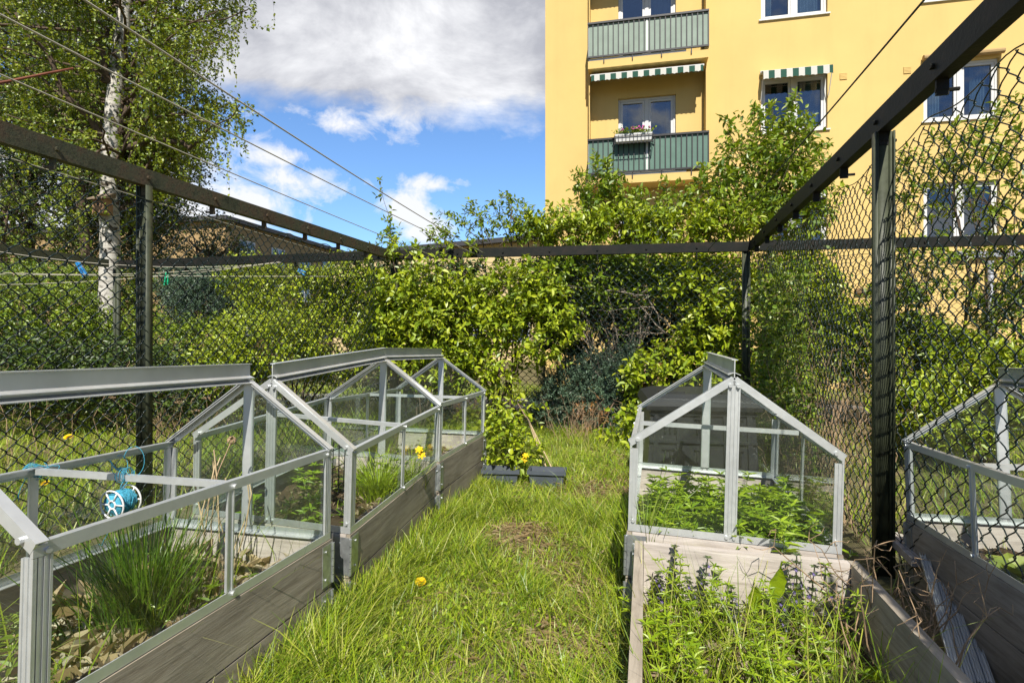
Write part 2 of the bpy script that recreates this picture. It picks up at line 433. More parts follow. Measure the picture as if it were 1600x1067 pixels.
W = bpy.data.worlds.new('World'); S.world = W; W.use_nodes = True
wt = W.node_tree; wt.nodes.clear()
class WN(NT):
    def __init__(s): s.t = wt; s.out = s.n('ShaderNodeOutputWorld')
w = WN()
sky = w.n('ShaderNodeTexSky', sky_type='NISHITA'); sky.sun_disc = False
sky.sun_elevation = SUN_EL; sky.sun_rotation = SUN_AZ % (2 * math.pi); sky.air_density = 1.0; sky.dust_density = .6; sky.ozone_density = 1.6
tcw = w.n('ShaderNodeTexCoord'); V0 = tcw.outputs['Generated']
sep = w.n('ShaderNodeSeparateXYZ'); w.l(V0, sep.inputs[0])
def stretch(sx, sy, sz):
    mp = w.n('ShaderNodeMapping'); mp.inputs['Scale'].default_value = (sx, sy, sz); w.l(V0, mp.inputs[0]); return mp.outputs[0]
n1 = w.noise(3.2, 9, .62, stretch(1, 1, 1.7), .35); n2 = w.noise(9, 7, .6, stretch(1, 1, 1.5), .25)
nz = w.math('ADD', w.math('MULTIPLY', n1, .65), w.math('MULTIPLY', n2, .35))
# a bank of cloud standing above about 23 degrees in the north, and a few small clouds under it
bank = w.math('ADD', w.math('MULTIPLY', w.math('SUBTRACT', sep.outputs[2], .374), 6.5), w.math('MULTIPLY', w.math('SUBTRACT', nz, .5), 1.45))
front = w.ramp(sep.outputs[1], [(.0, (0, 0, 0)), (.45, (1, 1, 1))])
bankm = w.math('MULTIPLY', w.ramp(w.math('ADD', bank, .5), [(.36, (0, 0, 0)), (.66, (1, 1, 1))]), front)
fields = None
for px, py, rx, ry, g in ((640, 328, 44, 44, 1.0), (662, 350, 50, 30, .8), (465, 285, 66, 26, .8), (415, 243, 60, 20, .6), (608, 180, 60, 26, .5), (530, 190, 45, 20, .42),
                          (670, 288, 70, 16, .55), (380, 330, 70, 70, .8), (250, 300, 150, 120, .8), (60, 330, 160, 120, .9)):
    c = Vector(((px - CX) / F_PX, 1, (HZ - py) / F_PX)).normalized()
    vs = w.n('ShaderNodeVectorMath', operation='SUBTRACT'); w.l(V0, vs.inputs[0]); vs.inputs[1].default_value = c
    vm = w.n('ShaderNodeVectorMath', operation='MULTIPLY'); w.l(vs.outputs[0], vm.inputs[0])
    vm.inputs[1].default_value = (F_PX / rx, .3 * F_PX / rx, F_PX / ry)
    ln = w.n('ShaderNodeVectorMath', operation='LENGTH'); w.l(vm.outputs[0], ln.inputs[0])
    fld = w.math('MULTIPLY', w.math('SUBTRACT', 1.0, ln.outputs['Value']), g)
    fields = fld if fields is None else w.math('MAXIMUM', fields, fld)
n3 = w.noise(17, 8, .65, stretch(1, 1, 1.3), .4)
sm = w.math('ADD', fields, w.math('MULTIPLY', w.math('SUBTRACT', n3, .5), 2.2))
smm = w.ramp(sm, [(.02, (0, 0, 0)), (.62, (1, 1, 1))])
shade = w.ramp(w.math('ADD', w.math('MULTIPLY', n1, .55), w.math('MULTIPLY', w.noise(1.9, 5, .6, stretch(1, 1, 1), .2), .55)),
               [(.40, (.27, .275, .315)), (.56, (.42, .425, .46)), (.68, (.84, .84, .85))])
skys = w.mix(1.0, sky.outputs[0], (.098, .128, .160), 'MULTIPLY')
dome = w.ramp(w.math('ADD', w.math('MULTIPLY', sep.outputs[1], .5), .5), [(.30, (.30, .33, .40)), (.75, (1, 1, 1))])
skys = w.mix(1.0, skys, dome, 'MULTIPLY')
c1 = w.mix(w.math('MULTIPLY', smm, .92), skys, (.80, .80, .81))
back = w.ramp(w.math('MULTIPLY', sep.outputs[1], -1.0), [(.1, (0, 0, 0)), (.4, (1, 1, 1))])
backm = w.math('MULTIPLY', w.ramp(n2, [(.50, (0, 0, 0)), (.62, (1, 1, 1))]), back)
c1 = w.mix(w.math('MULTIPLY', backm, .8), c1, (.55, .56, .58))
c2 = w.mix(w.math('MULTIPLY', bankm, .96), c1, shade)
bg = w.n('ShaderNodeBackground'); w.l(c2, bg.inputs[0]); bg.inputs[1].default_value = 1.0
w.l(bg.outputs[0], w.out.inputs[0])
S.view_settings.view_transform = 'Standard'; S.view_settings.look = 'None'; S.view_settings.exposure = .36; S.view_settings.gamma = 1
cy = S.cycles
cy.max_bounces = 8; cy.diffuse_bounces = 2; cy.glossy_bounces = 3; cy.transmission_bounces = 6; cy.transparent_max_bounces = 24
cy.use_denoising = True
cy.sample_clamp_indirect = 6; cy.caustics_reflective = False; cy.caustics_refractive = False

# ------------------------------------------------------------------ ground
GYAW = 14.6
gx = np.array([math.cos(R(GYAW)), -math.sin(R(GYAW)), 0]); gy = np.array([math.sin(R(GYAW)), math.cos(R(GYAW)), 0])   # garden axes
def ground_h(x, y):
    return .012 * np.sin(x * 5.1 + 1) * np.sin(y * 4.3) + .018 * np.sin(x * 1.7) * np.cos(y * 1.3 + .5)
def gauss_patch(x, y, c, r): return np.exp(-((x - c[0]) ** 2 + (y - c[1]) ** 2) / r ** 2)
MOUND = G(812, 850)
nx = ny = 150
xs = np.linspace(-1, 1, nx); xs = np.sign(xs) * np.abs(xs) ** 3 * 195 + xs * 5
yy = np.linspace(-1, 1, ny); yy = np.sign(yy) * np.abs(yy) ** 3 * 195 + yy * 5 + 3
XX, YY = np.meshgrid(xs, yy); ZZ = ground_h(XX, YY) * (np.hypot(XX, YY - 3) < 9)
ZZ += .05 * gauss_patch(XX, YY, MOUND, .20)
idx = np.arange(nx * ny).reshape(ny, nx)
Q = np.stack([idx[:-1, :-1], idx[:-1, 1:], idx[1:, 1:], idx[1:, :-1]], -1).reshape(-1, 4)
tag(link('ground', raw_mesh('ground', np.stack([XX, YY, ZZ], -1).reshape(-1, 3), None, M['ground'], True, Q)), kind='structure')
# path beyond the back fence, lying parallel to the house front
BYAW = 11.9
be = np.array([math.cos(R(BYAW)), -math.sin(R(BYAW)), 0]); bn = np.array([math.sin(R(BYAW)), math.cos(R(BYAW)), 0])
pm = MB(); c0 = np.array([.5, 8.75, .045])
mb_pts = [c0 + be * a + bn * b for b in (0, 2.0) for a in np.linspace(-30, 30, 60)]
pm.add(mb_pts, [(i, i + 1, 61 + i, 60 + i) for i in range(59)])
pth = pm.build('path', M['asphalt']); tag(pth, kind='structure')

# ------------------------------------------------------------------ fences
RT = 2.385                                   # top of the rails
RA = np.array([1.868, 2.82, 0]) ; LC = np.array([-1.60, 7.30, 0]); RC = RA + gy * 3.93
LA = LC - gy * 3.62
def hbeam(mb, base, top, wdir, fdir, w=.09, fl=.05):
    """steel H section: web along wdir, flanges along fdir"""
    base = np.array(base, float); H = np.array([0, 0, top])
    for sgn in (-1, 1):
        c = base + wdir * sgn * (w / 2 - .004)
        mb.bar(c, c + H, .008, fl, fdir)
        for q in (-1, 1):                         # the rounded roots of the section
            c2 = base + wdir * sgn * (w / 2 - .014) + fdir * q * .006
            mb.tube([c2, c2 + H], .0085, 6)
    mb.bar(base, base + H, .006, w - .016, wdir)
def channel(mb, a, b, out, h=.115, wd=.06):
    """U section lying on its side, closed face inwards, open towards `out`"""
    a = np.array(a, float); b = np.array(b, float); out = np.array(out, float)
    t = .007
    mb.bar(a + out * t / 2, b + out * t / 2, t, h)
    for z in (-1, 1):
        o = np.array([0, 0, z * (h / 2 - t / 2)]) + out * (t + (wd - t) / 2)
        mb.bar(a + o, b + o, wd - t - .0005, t)
def wire_mesh(org, dirv, nrm, length, z0, z1, dm=.100, r=.0030, hang=.6, sag=.05, bulge=.015, seed=1):
    """a sheet of chain link: zig-zag wires hooked into each other, hung from the rail"""
    rr = np.random.default_rng(seed)
    nw = int(length / (dm / 2)); hp = dm / 2; nh = int((z1 - z0) / hp)
    k = np.arange(nh + 1); z = z0 + k * hp
    zz = np.stack([z - .0055, z + .0055, z + hp / 2], 1).ravel()[:-1]
    side = np.where(k % 2 == 0, -1.0, 1.0)
    xo = np.stack([side, side, np.zeros(nh + 1)], 1).ravel()[:-1] * (hp / 2 + .002)
    yo = np.stack([side * .0030, -side * .0030, -side * .0062], 1).ravel()[:-1]
    i = np.arange(nw)[:, None]; sg = np.where(i % 2 == 0, 1, -1)
    x = (i + .5) * hp + sg * xo[None]
    zv = np.broadcast_to(zz, x.shape).copy(); yv = np.broadcast_to(yo[None], x.shape) * sg
    fz = (zv - z0) / (z1 - z0)
    hook = np.abs(np.sin(math.pi * (x / hang)))
    zv -= sag * hook ** 1.5 * fz ** 3
    yv += bulge * np.sin(x * 2.1 + seed) * np.sin(fz * 3.0) + bulge * .6 * np.sin(x * 5.3 + fz * 4)
    zv += rr.normal(size=(nw, 1)) * .002
    x = x + .004 * np.sin(fz * 9 + x * 1.3)
    C = np.array(org)[None, None] + x[..., None] * np.array(dirv) + yv[..., None] * np.array(nrm) + zv[..., None] * np.array([0, 0, 1])
    t = unit(np.gradient(C, axis=1)); a = unit(np.cross(t, nrm)); b = np.cross(t, a)
    m = C.shape[1]; K = 5
    ring = np.stack([C + r * (math.cos(q) * a + math.sin(q) * b) for q in np.arange(K) * 2 * math.pi / K], 2)
    I = np.arange(nw)[:, None, None] * m * K + np.arange(m - 1)[None, :, None] * K; j = np.arange(K)[None, None]; j2 = (j + 1) % K
    Qd = np.stack([I + j, I + j2, I + K + j2, I + K + j], -1).reshape(-1, 4)
    # the straining wire threaded along the top
    tm = MB(); xt = np.linspace(0, length, int(length / .05))
    zt = z1 + .004 - sag * np.abs(np.sin(math.pi * xt / hang)) ** 1.5
    tm.tube(np.array(org) + xt[:, None] * np.array(dirv) + zt[:, None] * np.array([0, 0, 1]), r * 1.1, 5)
    zb = np.full_like(xt, z0 + .02)
    tm.tube(np.array(org) + xt[:, None] * np.array(dirv) + zb[:, None] * np.array([0, 0, 1]), r * 1.1, 5)
    V = np.concatenate([ring.reshape(-1, 3)] + tm.v); Q2 = np.concatenate([Qd] + [q + ring.size // 3 for q in tm.q])
    return V, Q2
def fence(label, A, B, out, posts, wr=.0030, ext0=0, ext1=0, seed=1, meshside=1, hang=.6, sag=.05, mesh_from=0, no_mesh=False, bracket_every=.6, mat='rail', zoff=0, wd=.06, name='chain_link_fence', cat='fence', group=None, off=None):
    A = np.array(A, float); B = np.array(B, float); d = unit(B - A); out = np.array(out, float); L = np.linalg.norm(B - A)
    e = empty(name, A, None, label, cat, group)
    z = np.array([0, 0, RT - .0575 + zoff])
    m = MB(); channel(m, A + z - d * ext0, B + z + d * ext1, out, wd=wd); m.build('top_rail', M[mat], e, world=True)
    for p in posts:
        b = A + d * p + out * .032 if isinstance(p, (int, float)) else np.array(p, float)
        m = MB(); hbeam(m, b - np.array([0, 0, .05]), RT - .115 + zoff + .05, gx, gy); m.build('post', M['post'], e, True, world=True)
    if not no_mesh:
        o = A + out * (meshside * .07 + .03) if off is None else A + out * off
        V, Qd = wire_mesh(o + d * mesh_from, d, out, L - mesh_from - .03, .05, RT - .172 + zoff, seed=seed, hang=hang, sag=sag, r=wr)
        link('wire_mesh', raw_mesh('wire_mesh', w2l(V, e), None, M['wire'], True, Qd), e)
    nb = int((L - mesh_from) / bracket_every)
    for i in range(nb):
        m = MB(); c = A + d * (mesh_from + (i + .5) * bracket_every) + out * .03
        m.bar(c + np.array([0, 0, RT - .115 + zoff]), c + np.array([0, 0, RT - .180 + zoff]), .045, .012, d)
        m.tube([c + np.array([0, 0, RT - .160 + zoff]) - out * .025, c + np.array([0, 0, RT - .160 + zoff]) + out * (.06)], .008, 6)
        br = m.build('bracket', M[mat], e, world=True)
        m = MB(); m.tube([c + np.array([0, 0, RT - .06 + zoff]) - out * .045, c + np.array([0, 0, RT - .06 + zoff]) - out * .028], .012, 6); m.build('bolt', M[mat], e, world=True)
    return e
fence('chain link fence along the right side, its dark rail rising steeply to the upper corner', RA - gy * 3.9, RC, gx, [3.9], seed=3, meshside=1, mesh_from=.6, sag=.04, wr=.0027)
fence('chain link fence on the left with the birch tree seen through its mesh', LA - gy * 3.6, LC, -gx, [3.6], seed=5, meshside=-1, mesh_from=1.5, off=-.012, mat='rustrail', wr=.0036)
bd = unit(RC - LC); bo = np.array([-bd[1], bd[0], 0])
fence('chain link fence across the back, smothered in hedge leaves between both corner posts', LC, RC, bo, [.03, float(np.linalg.norm(RC - LC)) - .03], ext1=.0, seed=8, sag=.02, wr=.0042)
fence('leafy drying yard fence beyond the right corner post, crossing behind the near right post', RC + bd * .12, RC + bd * 4.2, bo, [], seed=9, sag=.02, bracket_every=1.2)
lb = unit(np.array([-5.95, 8.25, 0]) - LC)
e = fence('dark empty rail with a green post, running on past the left corner towards the birch', LC + lb * .1, LC + lb * 4.4, np.array([-lb[1], lb[0], 0]) * -1, [4.36], no_mesh=True, bracket_every=.9, name='drying_yard_frame', cat='drying frame')
LB = LC + lb * 4.45
fence('mossy empty rail at the far left, running towards the camera from the green post', LB - gy * 3.2, LB - gy * .1, -gx, [], no_mesh=True, bracket_every=1.0, mat='post', name='drying_yard_frame', cat='drying frame')

# ------------------------------------------------------------------ raised beds and cold frames
Wf, Lf, HS, HA = .8055, 1.1916, .379, .665
def frame_rot(yaw, pitch, roll):
    return (Matrix.Rotation(R(yaw), 3, 'Z') @ Matrix.Rotation(R(pitch), 3, 'X') @ Matrix.Rotation(R(roll), 3, 'Y'))
def bed_soil(seed, top):
    rr = np.random.default_rng(seed); n = 34; m = 48
    x = np.linspace(.022, Wf - .022, n); y = np.linspace(.022, Lf - .022, m); X, Y = np.meshgrid(x, y)
    Z = top + sum(a * np.sin(X * fx + p) * np.sin(Y * fy + q) for a, fx, fy, p, q in zip((.02, .012, .008, .006), (5, 11, 23, 41), (4, 13, 19, 37), rr.uniform(0, 6, 4), rr.uniform(0, 6, 4))) + rr.normal(size=X.shape) * .004
    idx = np.arange(n * m).reshape(m, n)
    Q = np.stack([idx[:-1, :-1], idx[:-1, 1:], idx[1:, 1:], idx[1:, :-1]], -1).reshape(-1, 4)
    return raw_mesh('soil', np.stack([X, Y, Z], -1).reshape(-1, 3), None, M['soil'], True, Q)
def raised_bed(pos, rot, label, soil_top, seed, collars=2, th=.02, h=.195, last_z=None, group='wooden raised beds'):
    """two pallet collars with hinged steel corners; local z = 0 is the rim"""
    e = empty('raised_bed', pos, frame_rot(*rot), label, 'raised bed', group)
    o = .004
    for c in range(collars):
        z1 = -c * h - (.006 if c else 0); z0 = -(c + 1) * h + .001
        for k in range(2):
            y = -o if k == 0 else Lf + o - th
            m = MB(); m.box((th - o + .002, y, z0), (Wf - th + o - .002, y + th, z1)); m.build('board', M['wood_x'], e)
            x = -o if k == 0 else Wf + o - th
            m = MB(); m.box((x, -o, z0), (x + th, Lf + o, z1)); m.build('board', M['wood_y'], e)
        for sx in (0, 1):
            for sy in (0, 1):
                m = MB(); x = -o - .003 if sx == 0 else Wf + o + .003; y = -o - .003 if sy == 0 else Lf + o + .003
                dx = 1 if sx == 0 else -1; dy = 1 if sy == 0 else -1
                a = sorted((x, x + dx * .085)); b = sorted((y, y + dy * .0025)); m.box((a[0], b[0], z0 + .012), (a[1], b[1], z1 - .012))
                a = sorted((x, x + dx * .0025)); b = sorted((y + dy * .003, y + dy * .075)); m.box((a[0], b[0], z0 + .012), (a[1], b[1], z1 - .012))
                for q in range(5):
                    zz = z0 + .014 + q * (h - .028) / 5
                    m.tube([(x, y, zz), (x, y, zz + (h - .028) / 5 - .003)], .0075, 8)
                for zz in (z0 + .04, z1 - .04):
                    m.disc((x + dx * .055, y - dy * .001, zz), (0, 1, 0), .006, 8, .006); m.disc((x - dx * .001, y + dy * .05, zz), (1, 0, 0), .006, 8, .006)
                m.build('corner_hinge', M['galv'], e)
    s = link('soil', bed_soil(seed, soil_top), e)
    return e
def rib_post(mb, c0, c1, w, d, wdir, ddir, ribs=3):
    """extruded aluminium post with raised ribs on its outer face"""
    wdir = np.array(wdir, float); ddir = np.array(ddir, float); c0 = np.array(c0, float); c1 = np.array(c1, float)
    mb.bar(c0, c1, w, d * .55, ddir) if abs(ddir[2]) < .9 else None
    for i in range(ribs):
        o = wdir * ((i / (ribs - 1) - .5) * (w - .006)) + ddir * d * .4
        mb.bar(c0 + o, c1 + o, .006, d * .35, ddir)
def cold_frame(pos, rot, label, group='aluminium cold frames'):
    e = empty('cold_frame', pos, frame_rot(*rot), label, 'cold frame', group)
    a = M['alu']; W_, L_ = Wf, Lf
    x, y, z = np.eye(3)
    m = MB()                                         # base rail
    for yy in (.0, L_):
        s_ = 1 if yy == 0 else -1
        m.box((0, min(yy, yy + s_ * .003), .001), (W_, max(yy, yy + s_ * .003), .030)); m.box((.0, min(yy + s_ * .0032, yy + s_ * .03), .001), (W_, max(yy + s_ * .0032, yy + s_ * .03), .004))
    for xx in (.0, W_):
        s_ = 1 if xx == 0 else -1
        m.box((min(xx, xx + s_ * .003) - .0004, .0035, .001), (max(xx, xx + s_ * .003) + .0004, L_ - .0035, .030)); m.box((min(xx + s_ * .0032, xx + s_ * .03), .0305, .0012), (max(xx + s_ * .0032, xx + s_ * .03), L_ - .0305, .0042))
    m.build('base_rail', a, e)
    for xx, sx in ((0, 1), (W_, -1)):
        for yy, sy in ((0, 1), (L_, -1)):            # corner posts, an angle with ribs on both faces
            m = MB()
            rib_post(m, (xx + sx * .0165, yy + sy * .006, .031), (xx + sx * .0165, yy + sy * .006, HS - .031), .033, .010, sx * x, -sy * y)
            rib_post(m, (xx + sx * .006, yy + sy * .0275, .031), (xx + sx * .006, yy + sy * .0275, HS - .031), .031, .010, sy * y, -sx * x)
            m.disc((xx + sx * .02, yy - sy * .002, .045), y, .007, 8, .008); m.disc((xx - sx * .002, yy + sy * .03, HS - .02), x, .007, 8, .008)
            m.build('corner_post', a, e)
        m = MB()
        rib_post(m, (xx + sx * .006, L_ / 2, .031), (xx + sx * .006, L_ / 2, HS - .031), .03, .010, y, -sx * x, 2)
        m.disc((xx - sx * .003, L_ / 2 + .012, .02), x, .008, 8, .01); m.disc((xx - sx * .003, L_ / 2 + .012, HS - .02), x, .008, 8, .01)
        m.build('side_post', a, e)
        m = MB(); m.bar((xx + sx * .004, 0, HS - .015), (xx + sx * .004, L_, HS - .015), .008, .030)
        m.bar((xx + sx * .0145, .002, HS - .002), (xx + sx * .0145, L_ - .002, HS - .002), .0125, .004); m.build('eaves_rail', a, e)
        for i in (0, 1):
            m = MB(); y0, y1 = (.036, L_ / 2 - .016) if i == 0 else (L_ / 2 + .016, L_ - .036)
            m.box((xx + sx * .012 - .0015, y0, .02), (xx + sx * .012 + .0015, y1, HS - .02)); m.build('side_pane', M['glass'], e)
    m = MB(); m.bar((.026, L_ / 2, HS - .012), (W_ - .026, L_ / 2, HS - .012), .022, .020); m.build('tie_bar', a, e)
    for yy, sy in ((0, 1), (L_, -1)):
        m = MB(); rib_post(m, (W_ / 2, yy + sy * .007, .031), (W_ / 2, yy + sy * .007, HA - .012), .048, .012, x, -sy * y, 4)
        for q in (-1, 1): m.disc((W_ / 2 + q * .014, yy - sy * .002, .018), y, .007, 8, .01); m.disc((W_ / 2 + q * .015, yy - sy * .005, HA - .035), y, .008, 8, .012)
        m.build('gable_post', a, e)
        for sgn in (-1, 1):
            p0 = np.array([W_ / 2, yy + sy * .002, HA - .012]); p1 = np.array([W_ / 2 + sgn * W_ / 2, yy + sy * .002, HS - .010])
            m = MB(); n_ = unit(np.cross(p1 - p0, y) * sgn)
            n_ = n_ if n_[2] > 0 else -n_
            m.bar(p0 + sgn * x * .001, p1, .006, .026, n_)
            m.bar(p0 + n_ * .0145 + sgn * x * .001 + y * sy * .014, p1 + n_ * .0145 + y * sy * .010, .028, .003, n_)
            m.bar(p0 + n_ * .006 + sgn * x * .001 + y * sy * .014, p1 + n_ * .006 + y * sy * .014, .022, .003, n_)
            m.disc(p1 - sgn * x * .03 - y * sy * .006 + np.array([0, 0, .018]), y, .008, 8, .012)
            m.build('rafter', a, e)
            m = MB(); xi, xo = W_ / 2 + sgn * .02, W_ / 2 + sgn * (W_ / 2 - .034)
            slope = (HA - HS) / (W_ / 2); zi = HA - .03 - .02 * slope; zo = HS - .03 + .034 * slope
            V = [(px_, yy + sy * .014 + t_, z_) for t_ in (-.0015, .0015) for px_, z_ in ((xi, .02), (xo, .02), (xo, zo), (xi, zi))]
            m.add(V, [(0, 1, 2, 3), (7, 6, 5, 4), (0, 4, 5, 1), (1, 5, 6, 2), (2, 6, 7, 3), (3, 7, 4, 0)]); m.build('gable_pane', M['glass'], e)
    m = MB()                                         # ridge: an extruded web between flanges
    c = W_ / 2
    m.box((c - .002, .004, HA - .004), (c + .002, L_ - .004, HA + .066))
    m.box((c - .012, .004, HA + .0662), (c + .012, L_ - .004, HA + .070))
    for sgn in (-1, 1):
        for z_, wd_ in ((HA + .018, .022), (HA - .002, .026)):
            pr = [(0, z_), (sgn * wd_, z_ - wd_ * .42), (sgn * wd_, z_ - wd_ * .42 - .003), (0, z_ - .003)]
            pr = [(c + sgn * .0022 + u, v) for u, v in pr]
            if sgn < 0: pr = pr[::-1]
            m.add([(u, yv, v) for yv in (.004, L_ - .004) for u, v in pr], [(0, 1, 2, 3), (7, 6, 5, 4)] + [(i, i + 4, (i + 1) % 4 + 4, (i + 1) % 4) for i in range(4)])
    m.build('ridge_bar', a, e)
    return e
POSE = {'A': ((-1.811, 1.338, .40), (-12.39, -1.35, .14)), 'B': ((-1.506, 2.593, .391), (-11.43, 2.47, 2.96)),
        'C': ((-1.261, 3.73, .424), (-11.52, -1.38, .54)), 'D': ((.488, 2.316, .408), (-14.65, .03, 1.5)),
        'E': ((1.623, 1.537, .381), (-14.86, -2.15, -1.12)), 'F': ((.225, 1.085, .395), (-13.6, 0, .6))}
def local(k, x, y, z):
    p, r = POSE[k]; return np.array(frame_rot(*r) @ Vector((x, y, z))) + np.array(p)
bedlab = {'A': ('wooden raised bed at the left front, full of dry leaves and chives', -.15, 1), 'B': ('wooden raised bed in the middle of the left row, with bare reddish soil', -.10, 2),
          'C': ('wooden raised bed at the far end of the left row, nearest the hedge', -.13, 3), 'D': ('pale sunlit raised bed under the cold frame right of the grass path', -.17, 4),
          'E': ('shaded raised bed with yellow lettuce, outside the fence on the right', -.10, 5), 'F': ('open raised bed without glass at the right front, full of purple flowers', -.24, 6)}
for k, (lab, st, sd) in bedlab.items():
    raised_bed(*POSE[k], lab, st, sd, th=.02 if k != 'F' else .034)
frlab = {'A': 'aluminium cold frame at the left front with a blue twine spool on its bar', 'B': 'aluminium cold frame in the middle of the left row, yellow poppies behind its glass',
         'C': 'smallest looking cold frame of the left row, its ridge touching the hedge', 'D': 'cold frame facing the camera right of the grass path, crowded with green weeds',
         'E': 'cold frame standing behind the right chain link mesh, above yellow lettuce'}
for k, lab in frlab.items():
    p, r = POSE[k]; cold_frame(np.array(p) + np.array([0, 0, .002]), r, lab)

# ------------------------------------------------------------------ the yellow house
BO = np.array([1.95, 13.79, 0.0])
def fac(px, py, off=0.0):
    """facade coordinates (u along the wall, z) of what the photograph shows at a pixel; off = metres proud of the wall"""
    ray = np.array([(px - CX) / F_PX, 1, (HZ - py) / F_PX]); o = np.array([0, 0, EYE])
    t = ((BO - bn * off - o) @ bn) / (ray @ bn); p = o + ray * t
    return (p - BO) @ be, p[2]
U0 = fac(852, 300)[0]
house = empty('apartment_building', BO + be * U0, Matrix.Rotation(R(-BYAW), 3, 'Z'), 'tall yellow apartment building with green balconies and striped awnings', 'building')
def fu(px, py, off=0.0): u, z = fac(px, py, off); return u - U0, z
wins = []
def rect(px0, py0, px1, py1, off=0):
    a = fu(px0, py0, off); b = fu(px1, py1, off); c = fu(px0, py1, off); d = fu(px1, py0, off)
    return (a[0] + c[0]) / 2, (a[1] + d[1]) / 2, (b[0] + d[0]) / 2, (c[1] + b[1]) / 2      # u0, ztop, u1, zbot
WR = {}
WR['u'] = (fu(1187, 20)[0], None, fu(1290, 20)[0], None)
zb_u = (fu(1187, 32)[1] + fu(1290, 21)[1]) / 2
zb_m = (fu(1190, 207)[1] + fu(1294, 203)[1]) / 2; zt_m = (fu(1190, 124)[1] + fu(1294, 112)[1]) / 2
hwin = zt_m - zb_m; st = zb_u - zb_m
u0, u1 = fu(1189, 150)[0], fu(1293, 150)[0]; v0, v1 = fu(1443, 150)[0], fu(1562, 150)[0]
b0, b1 = fu(966, 170)[0], fu(1056, 170)[0]
hb = 2.2
zbal = [fu(919, 270, .6)[1] + .0, fu(919, 270, .6)[1] + st]        # floor levels of the two balconies
rows = [zb_m - st, zb_m, zb_m + st, zb_m + 2 * st]
openings = []
for zr in rows:
    openings += [(u0, zr, u1, zr + hwin, 'w'), (v0, zr, v1, zr + hwin, 'w')]
for k in range(-1, 3):
    zf = zbal[0] + k * st + .05
    openings.append((b0, zf + (.0 if k >= 0 else .9), b1, fu(966, 155)[1] + k * st, 'b'))
UW, ZT = 17.0, zb_m + 3 * st + 2
ub = sorted({0, UW} | {o[0] for o in openings} | {o[2] for o in openings}); zb = sorted({-.5, ZT} | {o[1] for o in openings} | {o[3] for o in openings})
m = MB()
for i in range(len(ub) - 1):
    for j in range(len(zb) - 1):
        cu, cz = (ub[i] + ub[i + 1]) / 2, (zb[j] + zb[j + 1]) / 2
        if any(o[0] < cu < o[2] and o[1] < cz < o[3] for o in openings): continue
        m.add([(ub[i], 0, zb[j]), (ub[i + 1], 0, zb[j]), (ub[i + 1], 0, zb[j + 1]), (ub[i], 0, zb[j + 1])], [(0, 1, 2, 3)])
for (a, z0, b, z1, k) in openings:
    dp = .22
    m.add([(a, 0, z0), (a, dp, z0), (a, dp, z1), (a, 0, z1)], [(0, 1, 2, 3)]); m.add([(b, 0, z0), (b, 0, z1), (b, dp, z1), (b, dp, z0)], [(0, 1, 2, 3)])
    m.add([(a, 0, z1), (a, dp, z1), (b, dp, z1), (b, 0, z1)], [(0, 1, 2, 3)]); m.add([(a, 0, z0), (b, 0, z0), (b, dp, z0), (a, dp, z0)], [(0, 1, 2, 3)])
m.add([(0, 0, -.5), (0, 0, ZT), (0, 11, ZT), (0, 11, -.5)], [(0, 1, 2, 3)]); m.add([(UW, 0, -.5), (UW, 11, -.5), (UW, 11, ZT), (UW, 0, ZT)], [(0, 1, 2, 3)])
m.add([(0, 11, -.5), (UW, 11, -.5), (UW, 11, ZT), (0, 11, ZT)], [(0, 3, 2, 1)])
m.build('wall', M['yellowwall'], house)
m = MB(); m.box((-.4, -.45, ZT + .002), (UW + .4, 11.4, ZT + .25)); rf = m.build('roof', M['roof'], house)
